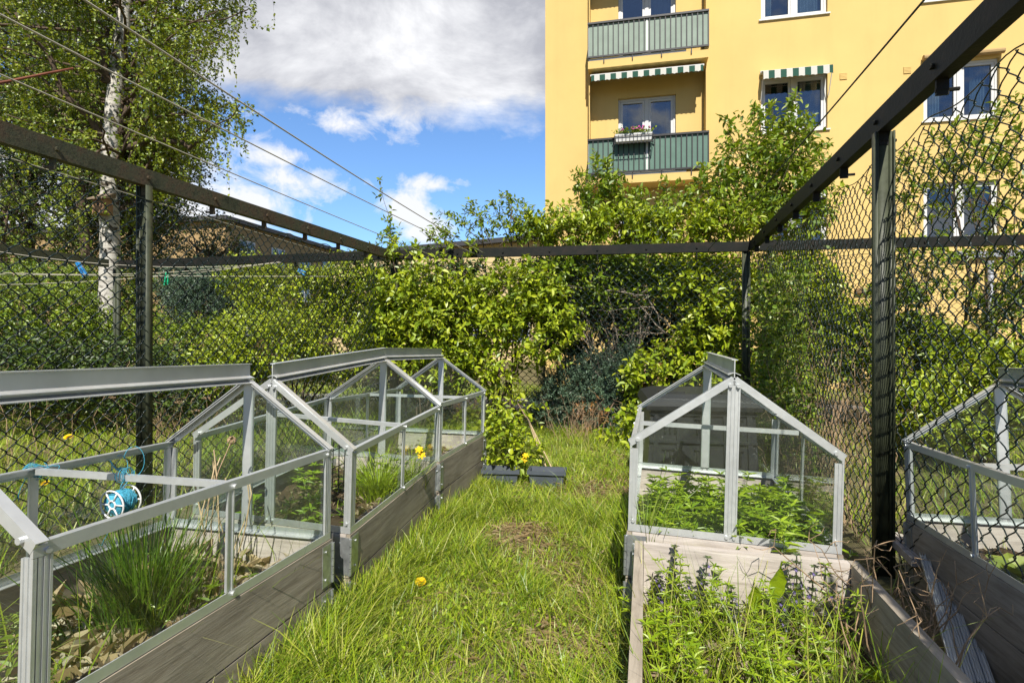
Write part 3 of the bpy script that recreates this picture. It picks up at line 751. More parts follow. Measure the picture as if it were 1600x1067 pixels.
def house_window(a, z0, b, z1, kind, curtain):
    m = MB(); fr = .055; y0, y1 = .075, .15
    mid = (a + b) / 2
    m.box((a + .002, y0, z0 + .002), (a + fr, y1, z1 - .002)); m.box((b - fr, y0, z0 + .002), (b - .002, y1, z1 - .002))
    m.box((a + fr, y0, z0 + .002), (b - fr, y1, z0 + fr)); m.box((a + fr, y0, z1 - fr), (b - fr, y1, z1 - .002))
    m.box((mid - .045, y0 - .006, z0 + fr), (mid + .045, y1, z1 - fr))
    f = m.build('window', M['whitepaint'], house)
    for s0, s1 in ((a + fr, mid - .045), (mid + .045, b - fr)):
        m = MB(); g = .055; yy0, yy1 = y0 + .012, y1 - .01; zb0, zb1 = z0 + fr, z1 - fr
        m.box((s0 + .003, yy0, zb0 + .003), (s0 + g, yy1, zb1 - .003)); m.box((s1 - g, yy0, zb0 + .003), (s1 - .003, yy1, zb1 - .003))
        m.box((s0 + g, yy0, zb0 + .003), (s1 - g, yy1, zb0 + g)); m.box((s0 + g, yy0, zb1 - g), (s1 - g, yy1, zb1 - .003)); m.build('sash', M['whitepaint'], f)
    m = MB(); m.box((a + fr, .118, z0 + fr), (b - fr, .124, z1 - fr)); m.build('pane', M['pane'], f)
    m = MB(); m.box((a - .05, -.045, z0 - .035), (b + .05, .06, z0 - .003)); m.build('sill', M['whitepaint'], f) if kind == 'w' else None
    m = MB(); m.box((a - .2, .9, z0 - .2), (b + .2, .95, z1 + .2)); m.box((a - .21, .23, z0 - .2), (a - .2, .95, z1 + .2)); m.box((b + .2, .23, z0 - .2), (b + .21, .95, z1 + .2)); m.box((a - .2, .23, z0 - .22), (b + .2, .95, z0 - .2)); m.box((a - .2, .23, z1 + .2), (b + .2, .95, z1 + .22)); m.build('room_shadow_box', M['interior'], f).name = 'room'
    m = MB()
    for (c0, c1) in curtain:
        n = 30; uu = np.linspace(a + (b - a) * c0, a + (b - a) * c1, n); yy_ = .26 + .022 * np.sin(np.arange(n) * 1.6)
        V = [(u_, y_, z_) for z_ in (z0 + .03, z1) for u_, y_ in zip(uu, yy_)]
        m.add(V, [(i, i + 1, n + i + 1, n + i) for i in range(n - 1)])
    if curtain: m.build('curtain', M['curtain'], f)
    return f
cur = [[(.02, .2), (.6, .98)], [(.03, .15), (.85, .97)], [(.45, .95)], [(.02, .3), (.7, .98)]]
for i, o in enumerate(openings): house_window(*o, cur[i % 4])
# balconies
lu = fu(918, 200, .62)[0]; ru = fu(1108, 200, .62)[0]; PRO = .62
zr_low = (fu(918, 218, .62)[1] + fu(1108, 205, .62)[1]) / 2; zp_low = (fu(918, 269, .62)[1] + fu(1108, 263, .62)[1]) / 2
rh = zr_low - zp_low
st_b = (fu(918, 38, .62)[1] + fu(1106, 14, .62)[1]) / 2 - zr_low
for k in (0, 1, 2):
    zt = zr_low + k * st_b; z0 = zt - rh; pm_ = M['panel_green'] if k == 0 else M['panel_pale']
    m = MB(); m.box((lu + .01, -PRO + .02, z0 - .27), (ru - .01, -.003, z0 - .09)); bal = m.build('balcony', M['yellowwall'], house)
    m = MB(); m.box((lu + .03, -PRO + .022, z0 + .01), (ru - .03, -PRO + .030, zt - .03)); m.box((lu + .022, -PRO + .031, z0 + .01), (lu + .03, -.004, zt - .03)); m.box((ru - .03, -PRO + .031, z0 + .01), (ru - .022, -.004, zt - .03)); m.build('green_panel', pm_, bal)
    m = MB()
    for z_, hh in ((zt, .045), (z0 + .005, .04)):
        m.box((lu, -PRO - .025, z_ - hh), (ru, -PRO + .015, z_)); m.box((lu, -PRO + .0155, z_ - hh), (lu + .02, -.004, z_)); m.box((ru - .02, -PRO + .0155, z_ - hh), (ru, -.004, z_))
    nbar = int((ru - lu) / .118)
    for i in range(nbar + 1):
        u_ = lu + .012 + (ru - lu - .024) * i / nbar
        m.box((u_ - .011, -PRO - .012, z0 + .006), (u_ + .011, -PRO + .012, zt - .046))
    for fr_ in (.14, .38, .62, .86): m.box((lu + (ru - lu) * fr_ - .012, -PRO - .012, z0 - .16), (lu + (ru - lu) * fr_ + .012, -PRO + .008, z0 - .036))
    m.build('railing', M['blackm'], bal)
    m = MB()
    for fr_ in (.012, .5, .988): m.box((lu + (ru - lu) * fr_ - .02, -PRO + .0302, z0), (lu + (ru - lu) * fr_ + .02, -PRO + .040, zt - .05)) if fr_ != .5 else m.box((lu + (ru - lu) * fr_ - .022, -PRO + .012, z0), (lu + (ru - lu) * fr_ + .022, -PRO + .0215, zt - .05))
    m.box((lu + .02, -PRO + .018, z0 - .085), (ru - .5, -PRO + .05, z0 - .037)); m.build('white_post', M['whitepaint'], bal)
    for sd_, uu in ((1, lu + .012), (-1, ru - .034)):
        m = MB(); m.box((uu, -.34, zt + .004), (uu + .022, -.006, zt + st_b - rh - .30)); m.build('side_screen', M['yellowwall'], bal)
    # awning cassette under the slab above
    if k < 2:
        za = zt + st_b - rh - .30
        ual, uar = lu + .07, ru - .11
        m = MB(); m.tube([(ual, -.38, za - .07), (uar, -.38, za - .07)], .055, 12); m.box((ual + .1, -.37, za - .06), (ual + .16, -.1, za - .001)); m.box((uar - .16, -.37, za - .06), (uar - .1, -.1, za - .001)); m.box((ual, -.64, za - .17), (uar, -.60, za - .13)); cas = m.build('awning', M['whitepaint'], house)
        m = MB(); m.add([(ual + .02, -.40, za - .015), (uar - .02, -.40, za - .015), (uar - .02, -.62, za - .125), (ual + .02, -.62, za - .125)], [(0, 1, 2, 3)])
        nsc = 24
        us = np.linspace(ual + .02, uar - .02, nsc * 4 + 1); low = za - .30 + .018 * np.abs(np.sin(np.arange(nsc * 4 + 1) * math.pi / 4))
        V = [(u_, -.645, za - .15) for u_ in us] + [(u_, -.648, l_) for u_, l_ in zip(us, low)]; n_ = len(us)
        m.add(V, [(i, i + 1, n_ + i + 1, n_ + i) for i in range(n_ - 1)]); m.build('awning_cloth', M['awning'], cas)
# window awning, rolled awning, vents, ledge, brown strip, downpipe
def win_awning(a, b, z1, out=.30, drop=.24):
    m = MB(); m.tube([(a - .03, -.06, z1 + .10), (b + .03, -.06, z1 + .10)], .045, 10)
    for u_ in (a - .01, b + .01): m.bar((u_, -.03, z1 - .55), (u_, -out, z1 - .02), .015, .015)
    m.bar((a - .02, -out, z1 + .01), (b + .02, -out, z1 + .01), .02, .02); cas = m.build('awning', M['whitepaint'], house)
    m = MB(); us = np.linspace(a - .015, b + .015, 49)
    V = [(u_, -.10, z1 + .125) for u_ in us] + [(u_, -out - .012, z1 + .028) for u_ in us] + [(u_, -out - .02, z1 - drop + .07 + .015 * abs(math.sin(i * math.pi / 4))) for i, u_ in enumerate(us)]
    n_ = len(us); m.add(V, [(r_ * n_ + i, r_ * n_ + i + 1, (r_ + 1) * n_ + i + 1, (r_ + 1) * n_ + i) for r_ in (0, 1) for i in range(n_ - 1)]); m.build('awning_cloth', M['awning'], cas)
win_awning(u0, u1, zt_m)
m = MB(); m.tube([(v0 - .04, -.08, zt_m + .09), (v1 + .04, -.08, zt_m + .09)], .06, 10); m.box((v0 - .02, -.07, zt_m + .1), (v0 + .02, -.002, zt_m + .14)); m.box((v1 - .02, -.07, zt_m + .1), (v1 + .02, -.002, zt_m + .14)); m.build('rolled_awning', M['beige'], house)
for (a, b, c, d) in ((1314.5, 115, 1321, 124), (1413, 105, 1422, 115)):
    p = fu((a + c) / 2, (b + d) / 2); m = MB()
    for q in range(5): m.box((p[0] - .075, -.018, p[1] - .075 + q * .031), (p[0] + .075, -.003, p[1] - .075 + q * .031 + .024))
    m.build('wall_vent', M['yellowwall'], house)
p = fu(1480, 396); p2 = fu(1700, 399)
m = MB(); m.box((p[0], -.12, p[1] - .12), (p2[0], -.003, p[1] + .02)); m.build('ledge', M['greypipe'], house)
p = fu(1335, 455); p2 = fu(1448, 455)
m = MB(); m.box((p[0], -.10, p[1] - .05), (p2[0], -.003, p[1] + .05)); m.build('brown_strip', M['brown'], house)  # plain brown strip standing out from the wall
p = fu(1544, 400); m = MB(); m.tube([(p[0], -.09, p[1] - .12), (p[0], -.09, .0)], .055, 12, True)
for z_ in (.5, 1.6, 2.6): m.tube([(p[0], -.09, z_), (p[0], -.09, z_ + .04)], .064, 12)
m.build('downpipe', M['greypipe'], house, True)
# flower box hung on the balcony rail
fb = empty('flower_box', BO + be * (U0 + fu(990, 212, .8)[0]) - bn * (PRO + .13) + np.array([0, 0, zr_low - .10]), Matrix.Rotation(R(-BYAW), 3, 'Z'), 'white flower box with pink flowers on the lower green balcony', 'flower box')
hw = .40
m = MB(); m.add([(-hw, -.09, -.08), (hw, -.09, -.08), (hw, .07, -.08), (-hw, .07, -.08), (-hw - .02, -.11, .09), (hw + .02, -.11, .09), (hw + .02, .085, .09), (-hw - .02, .085, .09)], MB.BQ); m.build('trough', M['whitepaint'], fb)
m = MB()
for i in range(11): u_ = -hw - .03 + i * (2 * hw + .06) / 10; m.bar((u_, -.125, -.16), (u_, -.125, .06), .012, .012); 
for z_ in (-.13, .03): m.bar((-hw - .05, -.125, z_), (hw + .05, -.125, z_), .014, .014)
for s_ in (-1, 1): m.bar((s_ * (hw + .04), -.125, .03), (s_ * (hw + .04), .10, .06), .012, .012); m.bar((s_ * (hw + .04), -.125, -.13), (s_ * (hw + .04), .10, -.13), .012, .012)
m.build('iron_holder', M['blackm'], fb)
f = Foliage(); n = 70
A = np.stack([rng.uniform(-hw, hw, n), rng.uniform(-.09, .05, n), np.full(n, .08)], 1); Dd = np.stack([rng.normal(0, .4, n), rng.normal(-.2, .4, n), rng.uniform(.5, 1, n)], 1)
f.twigs(A, Dd, rng.uniform(.08, .20, n), 7, .055, .045, six=False)
fo = link('foliage', raw_mesh('foliage', np.concatenate(f.v), np.concatenate(f.t), M['lf_mid']), fb)
m = MB()
for i in range(16):
    c = np.array([rng.uniform(-hw, hw), rng.uniform(-.1, .03), rng.uniform(.17, .27)])
    for q in range(9): 
        d_ = rdir(1)[0] * .022; m.disc(c + d_, d_ + np.array([0, -.01, .01]), .016, 6, .005)
m.build('blossoms', M['pink'], fb)

# ------------------------------------------------------------------ houses farther off
def far_house(label, pl, pr, zt, depth, mat, wx, wz, ww, wh, roofh, overhang=.4, cat='building'):
    pl = np.array([*pl, 0.]); pr = np.array([*pr, 0.]); d = unit(pr - pl); L = np.linalg.norm(pr - pl)
    e = empty('far_house', pl, Matrix.Rotation(math.atan2(d[1], d[0]), 3, 'Z'), label, cat)
    m = MB(); m.box((0, 0, -1), (L, depth, zt)); wl = m.build('wall', mat, e)
    m = MB(); m.add([(-overhang, -overhang, zt + .002), (L + overhang, -overhang, zt + .002), (L + overhang, depth + overhang, zt + .002), (-overhang, depth + overhang, zt + .002),
                     (-overhang, -overhang, zt + .25), (L + overhang, -overhang, zt + .25), (L + overhang, depth + overhang, zt + .25), (-overhang, depth + overhang, zt + .25)], MB.BQ)
    m.add([(0, 1, zt + .252), (L, 1, zt + .252), (L, depth - 1, zt + .252), (0, depth - 1, zt + .252), (1.5, depth / 2 - .3, zt + roofh), (L - 1.5, depth / 2 - .3, zt + roofh), (L - 1.5, depth / 2 + .3, zt + roofh), (1.5, depth / 2 + .3, zt + roofh)], MB.BQ)
    r_ = m.build('roof', M['roof'], e)
    for x_ in wx:
        for z_ in wz:
            if z_ + wh > zt - .1: continue
            m = MB(); m.box((x_, -.05, z_), (x_ + ww, -.003, z_ + .09)); m.box((x_, -.05, z_ + wh - .09), (x_ + ww, -.003, z_ + wh)); m.box((x_, -.05, z_ + .0905), (x_ + .09, -.003, z_ + wh - .0905)); m.box((x_ + ww - .09, -.05, z_ + .0905), (x_ + ww, -.003, z_ + wh - .0905)); m.box((x_ + ww / 2 - .05, -.05, z_ + .0905), (x_ + ww / 2 + .05, -.003, z_ + wh - .0905))
            f_ = m.build('window', M['whitepaint'], e); m = MB(); m.box((x_ + .09, -.02, z_ + .0905), (x_ + ww - .09, -.004, z_ + wh - .0905)); m.build('pane', M['dpane'], f_)
    return e
def dpane():
    n = NT('far_window_glass'); b = n.principled((.05, .07, .10), .05, 0, 1.0); return n.m
M['dpane'] = dpane()
a = P(352, 345, 34); b = P(640, 404, 62)
far_house('beige apartment block far behind the left fence, white windows, half hidden by the birch', a[:2], b[:2], a[2], 11, M['beige'], np.arange(1.2, 34, 3.2), (1.2, 4.0, 6.2), 1.5, 1.35, .9)
a = P(-330, 330, 32); b = P(300, 345, 40)
far_house('beige house glimpsed through the tree crowns at the far left', a[:2], b[:2], a[2] - .4, 10, M['beige'], np.arange(1.5, 26, 3.0), (1.2, 4.0, 5.4), 1.5, 1.35, 1.2)
a = P(520, 396, 34); b = P(900, 372, 27)
far_house('long low cream building with dark flat roof behind the hedge', a[:2], b[:2], P(900, 363, 27)[2] - .25, 9, M['cream'], np.arange(1.5, 13, 2.6), (1.0,), 1.5, 1.3, .3)

# ------------------------------------------------------------------ shrubs and trees
def shrub(name, label, blobs, base, lm='lf_bright', L=.062, Wd=.036, nl=8, tl=(.12, .24), cat='shrub', group=None, gap=.3, six=True, r=.0022, up=.45, stems=7, branch=5, shell=.45, twigm='bark', bend=.2, stem_r=.014, shoots=(), outw=.8, dens=2.6):
    base = np.array(base, float); base[2] = 0
    e = empty(name, base, None, label, cat, group); f = Foliage(); sm_ = MB()
    for (px, py, d, rx, ry, rd, n) in blobs:
        n = int(n * dens)
        c = P(px, py, d); k = d / F_PX; rr_ = np.array([rx * k, rd, ry * k])
        A, D = blob_anchors(c, rr_, n, gap, shell)
        A[:, 2] = np.maximum(A[:, 2], .04)
        D = unit(D * outw + rdir(n) * .55 + np.array([0, -.12, up]))
        f.twigs(A, D, rng.uniform(*tl, n), nl, L, Wd, bend, r, six)
        # limbs carrying this part of the crown
        for i in range(max(1, int(stems / len(blobs) + .5))):
            b0 = base + np.array([rng.normal(0, .09), rng.normal(0, .06), 0]); tgt = c + rdir(1)[0] * rr_ * .35
            pth_ = branch_path(b0, tgt, 8, .22); sm_.tube(pth_, np.linspace(stem_r, stem_r * .45, 8), 6)
            for j in range(branch):
                q = pth_[rng.integers(3, 8)]; a_ = A[rng.integers(0, n)]
                sm_.tube(branch_path(q, a_, 5, .25), np.linspace(stem_r * .4, stem_r * .13, 5), 4)
    for (x0, y0, x1, y1, d, nlv) in shoots:
        a, b = P(x0, y0, d), P(x1, y1, d); pth_ = branch_path(a, b, 8, .12); sm_.tube(pth_, np.linspace(.007, .002, 8), 5)
        n = nlv; t = np.sort(rng.uniform(.15, 1, n)); A = np.stack([np.interp(t, np.linspace(0, 1, 8), pth_[:, i]) for i in range(3)], 1)
        D = unit(rdir(n) * np.array([1, .8, .45]) + np.array([0, 0, .45]))
        f.twigs(A, D, rng.uniform(.05, .15, n), 5, L, Wd, .1, .0016, six)
    f.build(e, M[lm], M[twigm]); sm_.build('stem', M[twigm], e, True, world=True)
    return e
HG = 'hedge shrubs along the back fence'
shrub('hedge_shrub', 'bright yellow-green hedge shrub spilling over the back fence behind the left row of frames', [(655, 472, 7.05, 76, 44, .28, 215), (705, 515, 6.95, 85, 56, .3, 270), (615, 520, 7.1, 50, 58, .25, 140), (700, 580, 7.0, 55, 34, .25, 70)],
      P(670, 690, 7.05), 'lf_bright', group=HG, tl=(.14, .32), L=.082, Wd=.046, dens=1.6, gap=.72, shell=.3, shoots=[(620, 430, 608, 372, 7.1, 8), (650, 430, 655, 376, 7.1, 8), (690, 430, 700, 380, 7.1, 8), (575, 500, 556, 440, 7.1, 8), (590, 450, 572, 402, 7.1, 7), (720, 440, 735, 388, 7.05, 7), (570, 560, 548, 520, 7.1, 7)])
shrub('hedge_shrub', 'hedge shrub with a bare lower trunk above the two slate planters', [(805, 460, 7.1, 72, 38, .28, 180), (838, 515, 7.0, 60, 46, .3, 130), (768, 575, 6.95, 40, 36, .25, 50), (800, 640, 6.9, 34, 24, .2, 16)],
      P(775, 725, 6.95), 'lf_bright', group=HG, gap=.7, tl=(.14, .32), L=.082, Wd=.046, dens=1.75, shell=.3)
hc_ = shrub('hedge_shrub', 'mid green hedge shrub behind the back fence, full of pale bare branches', [(925, 432, 7.3, 74, 36, .24, 200), (1015, 436, 7.3, 66, 36, .24, 130), (950, 490, 7.4, 80, 34, .2, 36), (878, 470, 7.3, 40, 50, .2, 90)],
      P(985, 690, 7.35), 'lf_mid', group=HG, gap=.7, branch=13, tl=(.14, .32), L=.082, Wd=.046, dens=1.75, shell=.3, twigm='palebark')
for q_, (x0_, y0_, x1_, y1_, r0_) in enumerate(((1090, 572, 1012, 452, .015), (1012, 462, 872, 452, .010), (1068, 545, 930, 402, .011), (1040, 520, 950, 520, .007), (1020, 480, 940, 485, .007))):
    m = MB(); pth_ = branch_path(P(x0_, y0_, 6.98), P(x1_, y1_, 7.05), 10, .14); m.tube(pth_, np.linspace(r0_, r0_ * .4, 10), 6)
    for k_ in range(9):
        a_ = pth_[rng.integers(2, 10)]; m.tube(branch_path(a_, a_ + np.array([rng.normal(-.1, .16), rng.normal(0, .06), rng.normal(-.02, .13)]), 5, .2), np.linspace(r0_ * .35, .0012, 5), 4)
    m.build('bare_branch', M['palebark'], hc_, True, world=True)
shrub('hedge_shrub', 'large-leaved hedge shrub beside the right corner post', [(1090, 440, 7.1, 60, 36, .2, 130), (1122, 510, 6.95, 42, 56, .2, 110), (1085, 560, 6.95, 50, 42, .2, 80), (1010, 590, 6.7, 25, 34, .15, 32), (985, 690, 6.2, 18, 36, .12, 30), (1140, 600, 6.9, 34, 40, .2, 60)],
      P(1095, 705, 6.9), 'lf_bright', L=.085, Wd=.048, group=HG, gap=.65, dens=2.0, tl=(.14, .30), shell=.3)
shrub('hedge_shrub', 'row of hedge crowns above the back rail in front of the yellow wall', [(880, 360, 7.5, 58, 20, .35, 105), (965, 358, 7.55, 60, 22, .35, 110), (1055, 362, 7.5, 56, 19, .35, 90), (1130, 354, 7.4, 42, 24, .3, 70)],
      P(1000, 690, 7.5), 'lf_bright', group=HG, gap=.6, stems=10, dens=2.0, tl=(.14, .30), L=.082, Wd=.044, shell=.3)
shrub('lilac', 'narrow lilac shoot rising before the lower balcony', [(940, 305, 7.8, 30, 40, .25, 62), (975, 328, 7.8, 28, 20, .25, 30), (1050, 330, 7.8, 30, 16, .25, 24)],
      P(960, 690, 7.8), 'lf_lilac', L=.088, Wd=.048, nl=7, tl=(.14, .28), dens=1.7, gap=.6, shell=.2, shoots=[(925, 340, 908, 258, 7.8, 14), (940, 330, 946, 245, 7.8, 26), (955, 330, 965, 268, 7.8, 12), (985, 330, 1003, 285, 7.8, 12), (1045, 330, 1042, 284, 7.8, 12), (1060, 340, 1085, 300, 7.8, 9), (915, 320, 893, 292, 7.8, 7)], cat='lilac')
shrub('lilac', 'tall lilac bush with open crown, highest greenery before the yellow wall', [(1215, 225, 7.7, 52, 40, .35, 92), (1180, 280, 7.7, 72, 40, .4, 150), (1245, 290, 7.6, 44, 42, .35, 96), (1160, 338, 7.6, 60, 30, .35, 100), (1110, 300, 7.7, 26, 16, .2, 24), (1240, 342, 7.6, 46, 26, .3, 90)],
      P(1190, 700, 7.6), 'lf_lilac', L=.095, Wd=.05, nl=7, tl=(.16, .34), dens=1.5, gap=.72, shell=.2, shoots=[(1215, 240, 1243, 146, 7.7, 24), (1205, 230, 1205, 165, 7.7, 16), (1195, 230, 1182, 168, 7.7, 14), (1160, 250, 1131, 184, 7.7, 14), (1150, 260, 1125, 225, 7.7, 8), (1250, 270, 1294, 222, 7.7, 14), (1240, 240, 1268, 190, 7.7, 12), (1120, 320, 1088, 285, 7.7, 8)], cat='lilac', branch=9)
shrub('hedge_shrub', 'single tall leafy shoot standing up against the sky by the left corner post', [(603, 385, 7.35, 20, 10, .1, 10)], P(622, 690, 7.3), 'lf_lilac', L=.075, Wd=.036,
      shoots=[(622, 460, 592, 275, 7.35, 26), (612, 400, 610, 355, 7.35, 7)], stems=1, branch=2, group=HG, dens=1.2)
shrub('hedge_shrub', 'arching leafy branches above the back rail against the sky', [(745, 348, 7.4, 36, 16, .2, 16), (800, 345, 7.4, 32, 22, .2, 26), (690, 368, 7.4, 24, 9, .15, 9), (835, 374, 7.4, 34, 10, .2, 26)], P(780, 690, 7.4), 'lf_lilac', L=.07, Wd=.034,
      shoots=[(760, 385, 686, 330, 7.4, 12), (770, 385, 735, 316, 7.4, 14), (800, 385, 797, 302, 7.4, 18), (810, 375, 836, 322, 7.4, 13), (800, 385, 768, 314, 7.4, 12), (690, 385, 655, 360, 7.4, 8), (720, 390, 680, 352, 7.4, 8), (780, 385, 815, 335, 7.4, 10)], stems=4, branch=5, group=HG, gap=.4, dens=1.5)
shrub('yew', 'dark blue-green yew behind the back fence, right of the planters', [(940, 632, 7.2, 62, 72, .24, 420), (888, 612, 7.25, 44, 44, .22, 200), (985, 610, 7.2, 36, 62, .22, 230), (960, 695, 7.1, 42, 34, .2, 120), (868, 640, 7.25, 40, 24, .2, 120)], P(940, 700, 7.25), 'lf_yew', L=.04, Wd=.013, nl=20, tl=(.12, .24), cat='yew', six=False, up=.6, gap=.45)
e_ = shrub('withered_branch', 'withered orange-brown branch at the foot of the dark yew', [(923, 655, 6.85, 16, 20, .08, 16), (1008, 585, 6.9, 18, 12, .08, 10)], P(930, 700, 6.9), 'lf_orange', L=.06, Wd=.025, stems=2, branch=1, cat='branch', dens=1)
BG = 'dark shrubs between the back fence and the path'  # dark leaves put the deep shade behind the hedge into colour
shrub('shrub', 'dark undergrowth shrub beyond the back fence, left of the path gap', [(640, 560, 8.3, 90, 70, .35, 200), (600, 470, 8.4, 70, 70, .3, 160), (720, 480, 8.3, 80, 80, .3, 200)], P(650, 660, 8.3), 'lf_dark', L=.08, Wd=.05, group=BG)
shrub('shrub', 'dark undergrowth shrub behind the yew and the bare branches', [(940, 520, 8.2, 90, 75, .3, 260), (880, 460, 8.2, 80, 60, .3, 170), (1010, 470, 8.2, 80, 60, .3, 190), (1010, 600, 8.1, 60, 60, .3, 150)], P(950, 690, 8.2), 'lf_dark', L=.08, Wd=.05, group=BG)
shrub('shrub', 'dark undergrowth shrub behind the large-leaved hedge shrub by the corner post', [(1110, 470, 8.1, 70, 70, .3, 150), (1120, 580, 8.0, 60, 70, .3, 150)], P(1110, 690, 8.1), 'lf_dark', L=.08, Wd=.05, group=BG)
# left side, beyond the left fence
LG = 'shrubs beyond the left fence'
shrub('shrub', 'bright shrub just beyond the left fence, left of the corner post', [(470, 470, 8.2, 85, 50, .5, 420), (415, 545, 7.4, 80, 55, .5, 430), (520, 540, 8.0, 62, 62, .4, 300), (400, 440, 8.6, 50, 40, .4, 160), (540, 450, 8.2, 42, 45, .3, 150), (350, 585, 7.0, 50, 40, .4, 160)], P(460, 640, 8.0), 'lf_bright', L=.05, Wd=.03, group=LG, stems=10)
shrub('shrub', 'low mid green shrub between the birch and the left fence post', [(290, 555, 8.8, 62, 55, .5, 260), (240, 590, 8.2, 50, 40, .4, 140), (330, 540, 8.8, 42, 45, .4, 130)], P(290, 640, 8.6), 'lf_mid', L=.05, Wd=.03, group=LG)
shrub('yew', 'dark conifer below the beige house, right of the near left post', [(325, 475, 9.8, 50, 52, .5, 420), (290, 455, 10.0, 36, 36, .4, 200), (370, 470, 9.8, 30, 45, .4, 180)], P(325, 600, 9.8), 'lf_yew', L=.05, Wd=.016, nl=18, tl=(.15, .3), cat='yew', six=False, up=.7)
shrub('shrub', 'wide shaded shrub at the far left behind the mesh, under the mossy rail', [(60, 505, 8.6, 95, 62, .6, 480), (150, 545, 8.8, 75, 55, .5, 340), (10, 590, 8.0, 70, 45, .5, 260), (-90, 520, 8.2, 90, 80, .6, 240), (110, 610, 8.0, 80, 34, .4, 220)], P(60, 640, 8.6), 'lf_mid', L=.05, Wd=.03, group=LG, stems=10)
shrub('shrub', 'shrub round the foot of the birch trunk', [(150, 455, 11.5, 80, 34, .6, 260), (230, 480, 11.3, 60, 50, .6, 240), (60, 440, 11.5, 80, 26, .6, 200), (200, 545, 10.2, 60, 40, .5, 200)], P(170, 620, 10.6), 'lf_mid', L=.05, Wd=.032, group=LG)
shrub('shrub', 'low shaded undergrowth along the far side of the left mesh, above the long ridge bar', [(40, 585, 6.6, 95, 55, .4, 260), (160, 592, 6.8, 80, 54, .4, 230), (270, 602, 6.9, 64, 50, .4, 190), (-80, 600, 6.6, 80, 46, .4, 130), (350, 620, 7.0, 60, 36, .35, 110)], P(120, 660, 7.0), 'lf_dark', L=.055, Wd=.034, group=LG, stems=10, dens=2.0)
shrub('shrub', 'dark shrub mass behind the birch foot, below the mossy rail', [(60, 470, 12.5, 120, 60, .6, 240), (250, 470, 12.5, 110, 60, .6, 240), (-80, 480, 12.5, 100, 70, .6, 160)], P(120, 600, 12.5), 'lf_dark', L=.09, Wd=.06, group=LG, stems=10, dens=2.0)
# right side, beyond the right fence
RG = 'shrubs beyond the right fence'
shrub('shrub', 'bright shrub between the near right post and the yellow wall', [(1430, 560, 7.2, 52, 62, .4, 220), (1500, 575, 7.0, 55, 50, .4, 220), (1340, 545, 7.4, 44, 62, .4, 180), (1450, 640, 6.0, 60, 30, .4, 130)], P(1430, 690, 7.0), 'lf_bright', L=.085, Wd=.042, group=RG, gap=.5)
shrub('sapling', 'slender sapling with sparse leaves at the right edge before the yellow wall', [(1560, 430, 7.0, 55, 62, .4, 130), (1540, 300, 7.0, 60, 55, .4, 95), (1580, 520, 7.0, 50, 60, .4, 130), (1590, 210, 7.0, 40, 50, .35, 60), (1500, 240, 7.0, 46, 40, .3, 50)], P(1580, 690, 7.0), 'lf_lilac', L=.095, Wd=.038, group=RG, gap=.6, dens=1.0, stem_r=.025, branch=9, cat='sapling')
shrub('sapling', 'thin sapling rising behind the near right post', [(1420, 300, 7.4, 36, 50, .3, 46), (1440, 420, 7.2, 36, 46, .3, 60), (1400, 480, 7.2, 30, 40, .3, 60)], P(1420, 690, 7.2), 'lf_lilac', L=.09, Wd=.036, group=RG, gap=.6, dens=1.5, branch=8, cat='sapling')
shrub('shrub', 'yellow-green bush seen through the glass of the cold frame behind the mesh', [(1540, 640, 4.9, 62, 46, .3, 150), (1600, 610, 4.7, 50, 60, .3, 150), (1500, 680, 4.9, 40, 25, .3, 60)], P(1550, 760, 4.9), 'lf_bright', L=.055, Wd=.026, group=RG, gap=.45)
shrub('shrub', 'dense low shrub behind the corner between back fence and yellow wall', [(1240, 450, 7.6, 62, 62, .4, 260), (1290, 520, 7.8, 50, 50, .4, 180), (1235, 560, 7.6, 50, 52, .4, 190)], P(1250, 690, 7.7), 'lf_bright', L=.075, Wd=.042, group=RG, gap=.4)
def shade_shrub():  # added out of view to cast shade on the open bed
    e = empty('shrub', RA - gy * 2.9 + gx * .45, None, 'unseen leafy shrub added by the right fence to shade the open bed', 'shrub', RG); f = Foliage(); m = MB()
    for c, r_, n in ((RA - gy * 2.5 + gx * .30 + np.array([0, 0, 1.45]), (.34, .42, .5), 230), (RA - gy * 3.1 + gx * .2 + np.array([0, 0, 1.7]), (.4, .4, .4), 200), (RA - gy * 2.2 + gx * .42 + np.array([0, 0, .9]), (.28, .3, .4), 110)):
        A, D = blob_anchors(c, r_, n, .4); f.twigs(A, unit(D + np.array([0, 0, .4])), rng.uniform(.12, .26, n), 8, .065, .035)
        for q in range(3): m.tube(branch_path(RA - gy * 2.9 + gx * .45, c + rdir(1)[0] * .2, 7, .2), np.linspace(.013, .005, 7), 6)
    f.build(e, M['lf_mid'], M['bark']); m.build('stem', M['bark'], e, True, world=True)
shade_shrub()
# climber on the right fence
def climber():
    base = RA + gy * 2.6; e = empty('climber', base, None, 'small-leaved climber with brown dry stems on the right fence near the corner', 'climber')
    f = Foliage(); n = 800
    t = 1.2 + 2.6 * rng.beta(2.2, 1.3, n); z = rng.uniform(.15, 2.0, n) * rng.uniform(.5, 1, n) ** .3
    A = RA + gy * t[:, None] + gx * (.10 + rng.normal(0, .05, n))[:, None]; A[:, 2] = z
    D = unit(rdir(n) + np.array([-.3, -.3, .1])); f.twigs(A, D, rng.uniform(.08, .2, n), 8, .046, .034, .4)
    f.build(e, M['lf_mid'], M['deadtwig'])
    m = MB()
    for i in range(80):
        a = RA + gy * rng.uniform(.3, 3.8) + gx * rng.normal(.12, .05); b = a + gy * rng.normal(0, .3) + gx * rng.normal(0, .05); b[2] = rng.uniform(.3, 1.5)
        m.tube(branch_path(a, b, 6, .3), np.linspace(.0035, .0012, 6), 4)
    m.build('dry_stem', M['deadtwig'], e, world=True)
climber()
